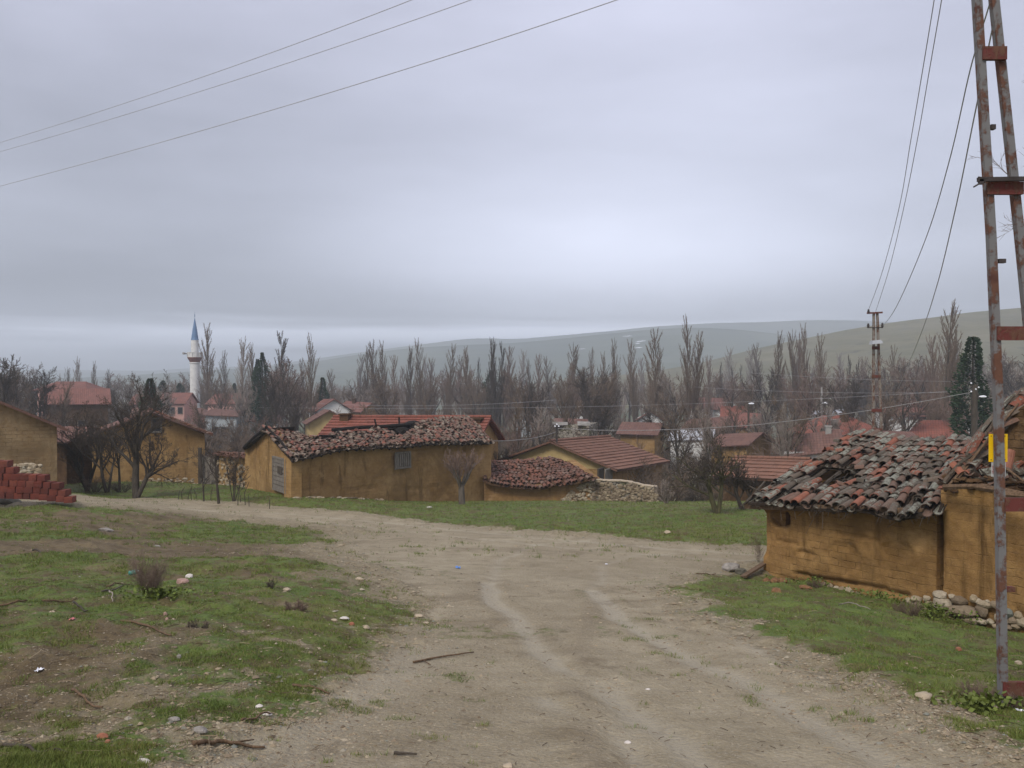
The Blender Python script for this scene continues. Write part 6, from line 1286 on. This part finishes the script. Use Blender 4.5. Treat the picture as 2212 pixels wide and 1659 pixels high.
# chippings and small stones scattered on the track and the bare ground
def pebbles():
    rnd_ = np.random.RandomState(5); base_v = np.array([[1, 0, 0], [-1, 0, 0], [0, 1, 0], [0, -1, 0], [0, 0, 1], [0, 0, -1]], float); F8 = np.array([[0, 2, 4], [2, 1, 4], [1, 3, 4], [3, 0, 4], [2, 0, 5], [1, 2, 5], [3, 1, 5], [0, 3, 5]])
    N = 110000; inv = rnd_.uniform(1/30, 1/4.3, N); y = 1/inv; x = rnd_.uniform(-.66, .66, N)*y; z, r, g, rd = surf(x, y); dens = fbm(x, y, .7, 4, 15)
    edge = np.exp(-((rd+.5)/1.1)**2); keep = rnd_.rand(N) < np.clip(.34+.62*edge+(dens-.5)*1.3, .04, 1)*(1-np.clip(g*1.2, 0, .93)); x, y, z, rd, edge = [v[keep] for v in (x, y, z, rd, edge)]; n = len(x)
    s = (.0045+.010*rnd_.rand(n)**3+(rnd_.rand(n) < .02)*.014)*(y/6)**.55*(.8+.5*edge); V = np.repeat(base_v[None], n, 0)*rnd_.uniform(.55, 1.25, (n, 6, 1)); V[:, :, 2] *= .55; a = rnd_.uniform(0, 6.28, n); c, sn = np.cos(a)[:, None], np.sin(a)[:, None]; st = rnd_.uniform(.8, 1.6, n)[:, None]
    X_, Y_ = V[:, :, 0]*st, V[:, :, 1]; V2 = np.stack([X_*c-Y_*sn, X_*sn+Y_*c, V[:, :, 2]], -1)*s[:, None, None]+np.stack([x, y, z+s*.15], -1)[:, None, :]
    co = V2[:, F8].reshape(-1, 3, 3); tone = np.repeat(np.clip(rnd_.normal(.55, .25, n), 0, .98), 8); o = tri_mesh('gravel', co, M['stones'], tone); tag(o, kind='stuff')
pebbles()
# dead stalks, leaves and twig litter lying on the banks
def litter():
    rs_ = np.random.RandomState(9); b = MB(); N = 2600; inv = rs_.uniform(1/26, 1/4.4, N); y = 1/inv; x = rs_.uniform(-.64, .64, N)*y; z, r, g, rd = surf(x, y); rnd = random.Random(3)
    for i in range(N):
        if r[i] > .6 and rnd.random() < .6: continue
        L = rnd.uniform(.03, .16)*(y[i]/8)**.4*(.45 if r[i] > .6 else 1); a = rnd.uniform(0, 6.28); c = Vector((x[i], y[i], z[i]+.012)); v = Vector((math.cos(a), math.sin(a), rnd.uniform(-.05, .2)))*L/2; m = c+Vector((rnd.gauss(0, .1), rnd.gauss(0, .1), .05))*L; w_ = .0014*(y[i]/6)**.6*rnd.uniform(.8, 2); b.cc = rnd.random(); b.tube([c-v, m, c+v], w_, 3, False)
    t = mat('dead_stalks'); a = t.new('ShaderNodeAttribute', attribute_name='tone').outputs['Fac']; t.set(t.b, 'Base Color', t.ramp(a, [(0, (.05, .032, .018)), (.5, (.11, .07, .04)), (.85, (.26, .2, .12)), (1, (.34, .27, .17))])); o = b.build('plant_litter', t.m); tag(o, kind='stuff')
litter()
def stone(label, px, py, w_, h_, m='rock', name='stone', seed=0, cat='stone', dpt=.7):
    g = GS(px, py); k = g.y/F; b = MB(); b.rock(g+Vector((0, 0, h_*k*.35)), (w_*k/2*1.15, w_*k/2*dpt*1.1, h_*k*.62), seed, 0, .22); o = b.build(name, M[m], None, loc=g); tag(o, label, cat); return o
M['pinkstone'] = plain('pinkish_stone', (.36, .23, .19), .9, .25, 14, .015); M['clay'] = plain('fallen_clay', (.20, .105, .05), .95, .35, 12, .02); M['redstone'] = plain('red_tile_shard', (.30, .12, .07), .9, .3, 14, .015); M['whitestone'] = plain('white_stone', (.58, .53, .48), .9, .2, 12, .01)
for i, (lab, px, py, w_, h_, m) in enumerate([
    ('white rounded stone on the left bank, right of the dry shrub', 408, 1266, 16, 12, 'whitestone'), ('flat pinkish stone just below the white rounded stone', 394, 1283, 26, 12, 'pinkstone'), ('small buff stone left of the dry shrub foot', 335, 1292, 13, 8, 'pinkstone'), ('pale stone in the middle of the left bank grass', 619, 1300, 17, 8, 'rock'), ('upright pale bluish stone low on the left bank', 387, 1440, 10, 12, 'rock_grey'),
    ('pair-forming pinkish stone in front of the dry shrub', 357, 1370, 9, 9, 'pinkstone'), ('small reddish stone touching the pinkish one before the shrub', 361, 1377, 7, 7, 'pinkstone'), ('long flat pale slab lying on the mud strip at the upper left', 122, 1200, 34, 10, 'rock'), ('flat grey stone on the patchy grass at the left', 229, 1149, 28, 9, 'rock_grey'), ('white flat stone at the right tip of the left bank', 745, 1352, 20, 7, 'whitestone'), ('reddish flat stone right below the white flat stone pair', 760, 1365, 12, 7, 'redstone'), ('pale flat stone left of the white flat stone at the bank tip', 722, 1356, 14, 5, 'rock'), ('angular stone at the lower right tip of the left bank', 792, 1371, 14, 9, 'rock'), ('pale jagged stone cluster piece on the bank edge near the track', 776, 1268, 18, 9, 'rock'),
    ('reddish brown stone at the bottom left of the bank', 221, 1614, 24, 14, 'redstone'), ('small orange stone right against the reddish brown one', 233, 1624, 14, 9, 'redstone'), ('pale stone half in the grass left of the reddish brown stone', 172, 1607, 16, 8, 'rock'), ('grey stone at the lower edge of the grassy bank', 376, 1572, 26, 12, 'rock_grey'), ('grey stone with dark foot where the bank meets the track', 432, 1600, 30, 14, 'rock_grey'), ('small white stone on the gravel above the long stick', 560, 1536, 16, 8, 'whitestone'), ('white flat stone on the gravel beside the bank foot', 578, 1553, 22, 9, 'whitestone'), ('whitish stone at the very bottom left of the track', 312, 1656, 30, 12, 'whitestone'), ('pale flat stone embedded in the middle track, bottom', 1097, 1646, 24, 10, 'rock'), ('small white stone on the right half of the track', 1356, 1592, 14, 7, 'whitestone'), ('white pebble in the centre right of the track', 1400, 1482, 10, 5, 'whitestone'),
    ('large flat tan stone on the right grass edge', 1997, 1516, 38, 12, 'rock'), ('small pale stone on the right grass near the pole foot', 2148, 1541, 14, 8, 'rock'), ('white stone lying on the green beyond the crossing road', 1441, 1153, 16, 7, 'rock'), ('white flat stone on the green in front of the long house', 927, 1098, 12, 3, 'whitestone'), ('dark mossy boulder with a white cap behind the left grass edge', 18, 1086, 44, 14, 'rock_dark'), ('flat stone at the bank edge right of the bank tip', 905, 1331, 20, 6, 'rock'), ('small flat stone beside the track below the bank tip', 920, 1338, 14, 4, 'rock'), ('pale stone in the muddy patch at the far left', 113, 1360, 14, 7, 'rock'), ('grey flat stone in the mud strip right of the slab', 340, 1180, 14, 5, 'rock_grey'),
    ('pale stone in the grass by the near shed, right side', 2200, 1437, 16, 14, 'rock'), ('red tile shard in the grass below the shed footing', 2070, 1416, 14, 8, 'redstone'), ('red clay lump in the grass below the shed wall', 1739, 1276, 26, 10, 'clay'), ('second white stone at the left end of the roadside boulder', 34, 1080, 16, 9, 'whitestone')]):
    stone(lab, px, py, w_, h_, m, seed=500+i)
# rubble where the shed corner has crumbled
for i, (lab, px, py, w_, h_, m) in enumerate([('mossy grey boulder left of the shed corner', 1578, 1232, 34, 22, 'rock_grey'), ('yellowish mossy stone beside the mossy grey boulder', 1600, 1238, 24, 16, 'rock_dark'), ('reddish clay lump at the shed corner, middle one', 1673, 1262, 22, 14, 'clay'), ('reddish clay lump at the shed corner, right one', 1690, 1254, 20, 13, 'clay'), ('reddish clay lump at the shed corner, front one', 1678, 1278, 24, 15, 'clay'), ('reddish clay lump at the shed corner, left one', 1655, 1252, 18, 11, 'clay')]): stone(lab, px, py, w_, h_, m, 'rubble_lump' if 'clay' in lab else 'stone', 700+i, 'stone' if 'clay' not in lab else 'clay lump')
pl = MB(); a_, c_ = GS(1605, 1246), GS(1655, 1228); pl.beam(a_+Vector((0, 0, .04)), c_+Vector((0, 0, .12)), .12, .035, jit=.015); tag(pl.build('plank', M['wood_brown'], None, loc=a_), 'reddish broken board leaning on rubble at the shed corner', 'board')
# sticks
def stick(label, q, r, m='wood_brown', lift=.02, fork=None):
    pts = []
    for (px, py) in q: g = GS(px, py); pts.append(g+Vector((0, 0, lift)))
    b = MB(); out = []
    for i in range(len(pts)-1):
        for k in range(4): p = lerp(pts[i], pts[i+1], k/4); out.append(Vector((p.x+random.Random(i*7+k+int(q[0][0])).uniform(-.008, .008), p.y, sz(p.x, p.y)+lift)))
    out.append(pts[-1]); b.tube(out, [lerp(r*1.2, r*.5, i/len(out)) for i in range(len(out))], 6)
    if fork: f0, f1 = GS(*fork[0]), GS(*fork[1]); b.tube([f0+Vector((0, 0, lift)), f1+Vector((0, 0, lift))], [r*.6, r*.3], 5)
    tag(b.build('stick', M[m], None, True, loc=pts[0]), label, 'stick')
stick('long stick lying on the gravel at the bottom left of the track', [(418, 1625), (470, 1614), (530, 1608), (572, 1606)], .012, fork=((500, 1611), (548, 1598)))
stick('long thin stick in the left half of the track', [(893, 1424), (950, 1414), (1024, 1406)], .010, fork=((915, 1421), (930, 1432)))
stick('stick across the mud in the middle of the left bank', [(262, 1378), (318, 1390), (370, 1412)], .012)
stick('dark stick on the upper left bank, right part', [(92, 1338), (140, 1332), (166, 1328)], .010)
stick('dark bent stick below the one on the upper left bank', [(160, 1332), (180, 1348), (190, 1355)], .010, 'wood_dark')
stick('stick at the left edge of the photo on the bank', [(-10, 1347), (40, 1342), (58, 1336)], .011)
stick('pale standing reed stub in the left bank', [(236, 1312), (242, 1324), (243, 1338)], .009, 'bark_pale', .04)
stick('grey stick left of the dry shrub foot', [(232, 1292), (262, 1285), (282, 1281)], .009)
stick('grey stick above the pale reed stub', [(220, 1308), (258, 1299), (278, 1293)], .010, 'bark_grey')
stick('brown stick low on the left bank', [(155, 1512), (190, 1528), (222, 1540)], .010)
stick('thin brown stick at the lower grass edge', [(634, 1484), (680, 1492), (712, 1500)], .010)
stick('dark stick at the bottom left corner', [(-5, 1618), (60, 1626), (120, 1636), (180, 1634)], .009, 'wood_dark')
stick('stick beside the slab on the mud strip', [(72, 1195), (95, 1199), (118, 1203)], .016, 'wood_dark')
stick('short dark stick on the track near the bottom', [(850, 1619), (900, 1624)], .008, 'wood_dark')
stick('small stick right of the track near the shed', [(1505, 1250), (1545, 1244)], .010)
stick('thin pale reed in the shed-side grass', [(1812, 1310), (1850, 1322), (1880, 1330)], .008, 'bark_pale', .05)
stick('stick crossing gravel just off the bank foot', [(520, 1573), (560, 1560), (588, 1552)], .008)
# litter
def bottle():
    g = GS(289, 1266); t = thing('plastic_bottle', 'crumpled green plastic bottle in the grass left of the dry shrub', 'bottle', g); t_ = plain('green_plastic', (.06, .30, .24), .25, .2, 20, spec=.6); b = MB(); ax = Vector((.8, -.45, .25)).normalized(); p = g+Vector((0, 0, .05)); pts = [p-ax*.085, p-ax*.078, p-ax*.02, p+ax*.03, p+ax*.07, p+ax*.09]; b.tube(pts, [.02, .036, .033, .037, .030, .012], 12); b.build('body', t_, t, True); b = MB(); b.tube([p+ax*.09, p+ax*.108], [.013, .013], 10); b.build('cap', M['porcelain'], t)
bottle()
def paper(label, px, py, s, seed, m='white'):
    g = GS(px, py); b = MB(); r = random.Random(seed); n = 6; k = s*g.y/F; vs = [(g.x+(i/(n-1)-.5)*k*r.uniform(.8, 1.1), g.y+(j/(n-1)-.5)*k*1.3*r.uniform(.8, 1.1), g.z+.012+r.random()*k*.35) for i in range(n) for j in range(n)]; b.add(vs, [(i*n+j, (i+1)*n+j, (i+1)*n+j+1, i*n+j+1) for i in range(n-1) for j in range(n-1)]); o = b.build('crumpled_paper', M[m], None, loc=g); tag(o, label, 'litter')
M['litterwhite'] = plain('white_paper', (.8, .8, .84), .8, .05, 8); M['litterpink'] = plain('pink_plastic', (.6, .2, .2), .6, .1, 8); M['litterblue'] = plain('blue_plastic', (.12, .25, .55), .5, .1, 8)
paper('crumpled white paper scrap on the bare mud of the left bank', 85, 1464, 15, 1, 'litterwhite'); paper('small pink wrapper on the left bank', 156, 1379, 9, 2, 'litterpink'); paper('tiny blue scrap on the gravel at the crossing', 989, 1225, 11, 3, 'litterblue'); paper('white scrap at the right edge beside the pole', 2207, 1547, 16, 4, 'litterwhite'); paper('small white scrap left of the pole foot grass', 1310, 1216, 6, 6, 'litterwhite')
# dry shrub on the left bank and weeds
DRY = {0: dict(kids=9, ang=26, len=.6, t0=.15, wob=.14, up=.03, n=4, s=4, tip=.4, rr=.6, lift=.2), 1: dict(kids=8, ang=32, len=.5, t0=.15, wob=.2, up=.04, n=3, s=3, rr=.6, lift=.1), 2: dict(kids=5, ang=38, len=.4, wob=.2, n=2, s=3, rr=.7), 3: dict(n=1, s=3), 'trunk': 1, 'rmin': .0011}
def shrub(label, px, py, n, L, r, spread, seed, m='twig_red', name='dry_shrub'):
    g = GS(px, py); rnd = random.Random(seed); return make_tree(name, seed, g, None, 0, 0, DRY, M['twig_brown'], M[m], label, 'shrub', None, sw_starts(rnd, n, L, r, spread))
M['twig_straw'] = bark('straw_twigs', (.13, .09, .065), (.24, .175, .135))
shrub('dry leafless purple-brown shrub standing on the left bank', 322, 1322, 15, .46, .0045, .32, 801, 'twig_straw')
shrub('low dark dead weed in the middle of the left bank', 425, 1392, 12, .14, .003, .9, 802, 'twig_dark', 'dead_weed'); shrub('low brown dead weed right part of the left bank', 640, 1345, 12, .16, .003, .9, 803, 'twig_red', 'dead_weed'); shrub('small upright dead stalk on the left bank right of the white stone', 585, 1300, 4, .14, .003, .3, 804, 'twig_dark', 'dead_weed')
shrub('dry weed clump at the foot of the rusty pole', 2125, 1520, 14, .18, .0022, .6, 805, 'twig_straw', 'dead_weed'); shrub('dry weed clump right of the pole foot', 2205, 1535, 12, .16, .0022, .6, 806, 'twig_straw', 'dead_weed'); shrub('dead stalk beside the shed corner', 1638, 1216, 3, .5, .003, .15, 807, 'twig_straw', 'dead_weed'); shrub('brown dead weed below the shed wall, left', 1760, 1268, 12, .2, .003, .8, 808, 'twig_brown', 'dead_weed'); shrub('brown dead weeds below the rubble footing', 1960, 1335, 16, .28, .003, .8, 809, 'twig_brown', 'dead_weed')
def leafy(label, px, py, n, h, seed, wdt=1.0):
    g = GS(px, py); r = random.Random(seed); b = MB()
    for k in range(n):
        a = r.uniform(0, 6.28); rr = abs(r.gauss(0, .5))*wdt; x, y = g.x+rr*math.cos(a), g.y+rr*math.sin(a)*.5; z = sz(x, y); c = Vector((x, y, z+r.random()*h)); o = Vector((r.gauss(0, 1), r.gauss(0, 1), r.uniform(0, 1))).normalized()*r.uniform(.025, .06); s_ = perp(o.normalized(), r)*o.length*.35; b.cc = r.random()*.5; b.add([c, c+o*.5+s_, c+o, c+o*.5-s_], [(0, 1, 2, 3)])
    tag(b.build('nettle_clump', grass.data.materials[0], None, loc=g), label, 'weed')
leafy('dark green nettle clump below the rubble footing of the near wall', 2010, 1335, 900, .22, 1, 1.1); leafy('small green weed clump along the shed wall, left part', 1900, 1296, 350, .14, 2, .8); leafy('green weeds at the dry shrub foot', 345, 1328, 450, .12, 3, .5); leafy('green weed clump at the foot of the rusty pole', 2120, 1540, 400, .10, 4, .35); leafy('weeds at the foot of the shed corner', 1760, 1262, 350, .12, 5, .9)
# ================================================================== HAZE
def haze():
    b = MB(); b.box((200, 1330, 50), (6400, 3140, 134)); o = b.build('haze', [])
    m = bpy.data.materials.new('haze_air'); m.use_nodes = True; m.node_tree.nodes.clear(); t = NT(m.node_tree)
    v = t.new('ShaderNodeVolumePrincipled', {'Color': (.88, .94, 1.0), 'Density': .00085, 'Anisotropy': 0.3}); out = t.new('ShaderNodeOutputMaterial'); t.l.new(v.outputs[0], out.inputs['Volume'])
    o.data.materials.clear(); o.data.materials.append(m); tag(o, kind='stuff')
haze()
for o in SC.objects:
    if '_o' in o: del o['_o']
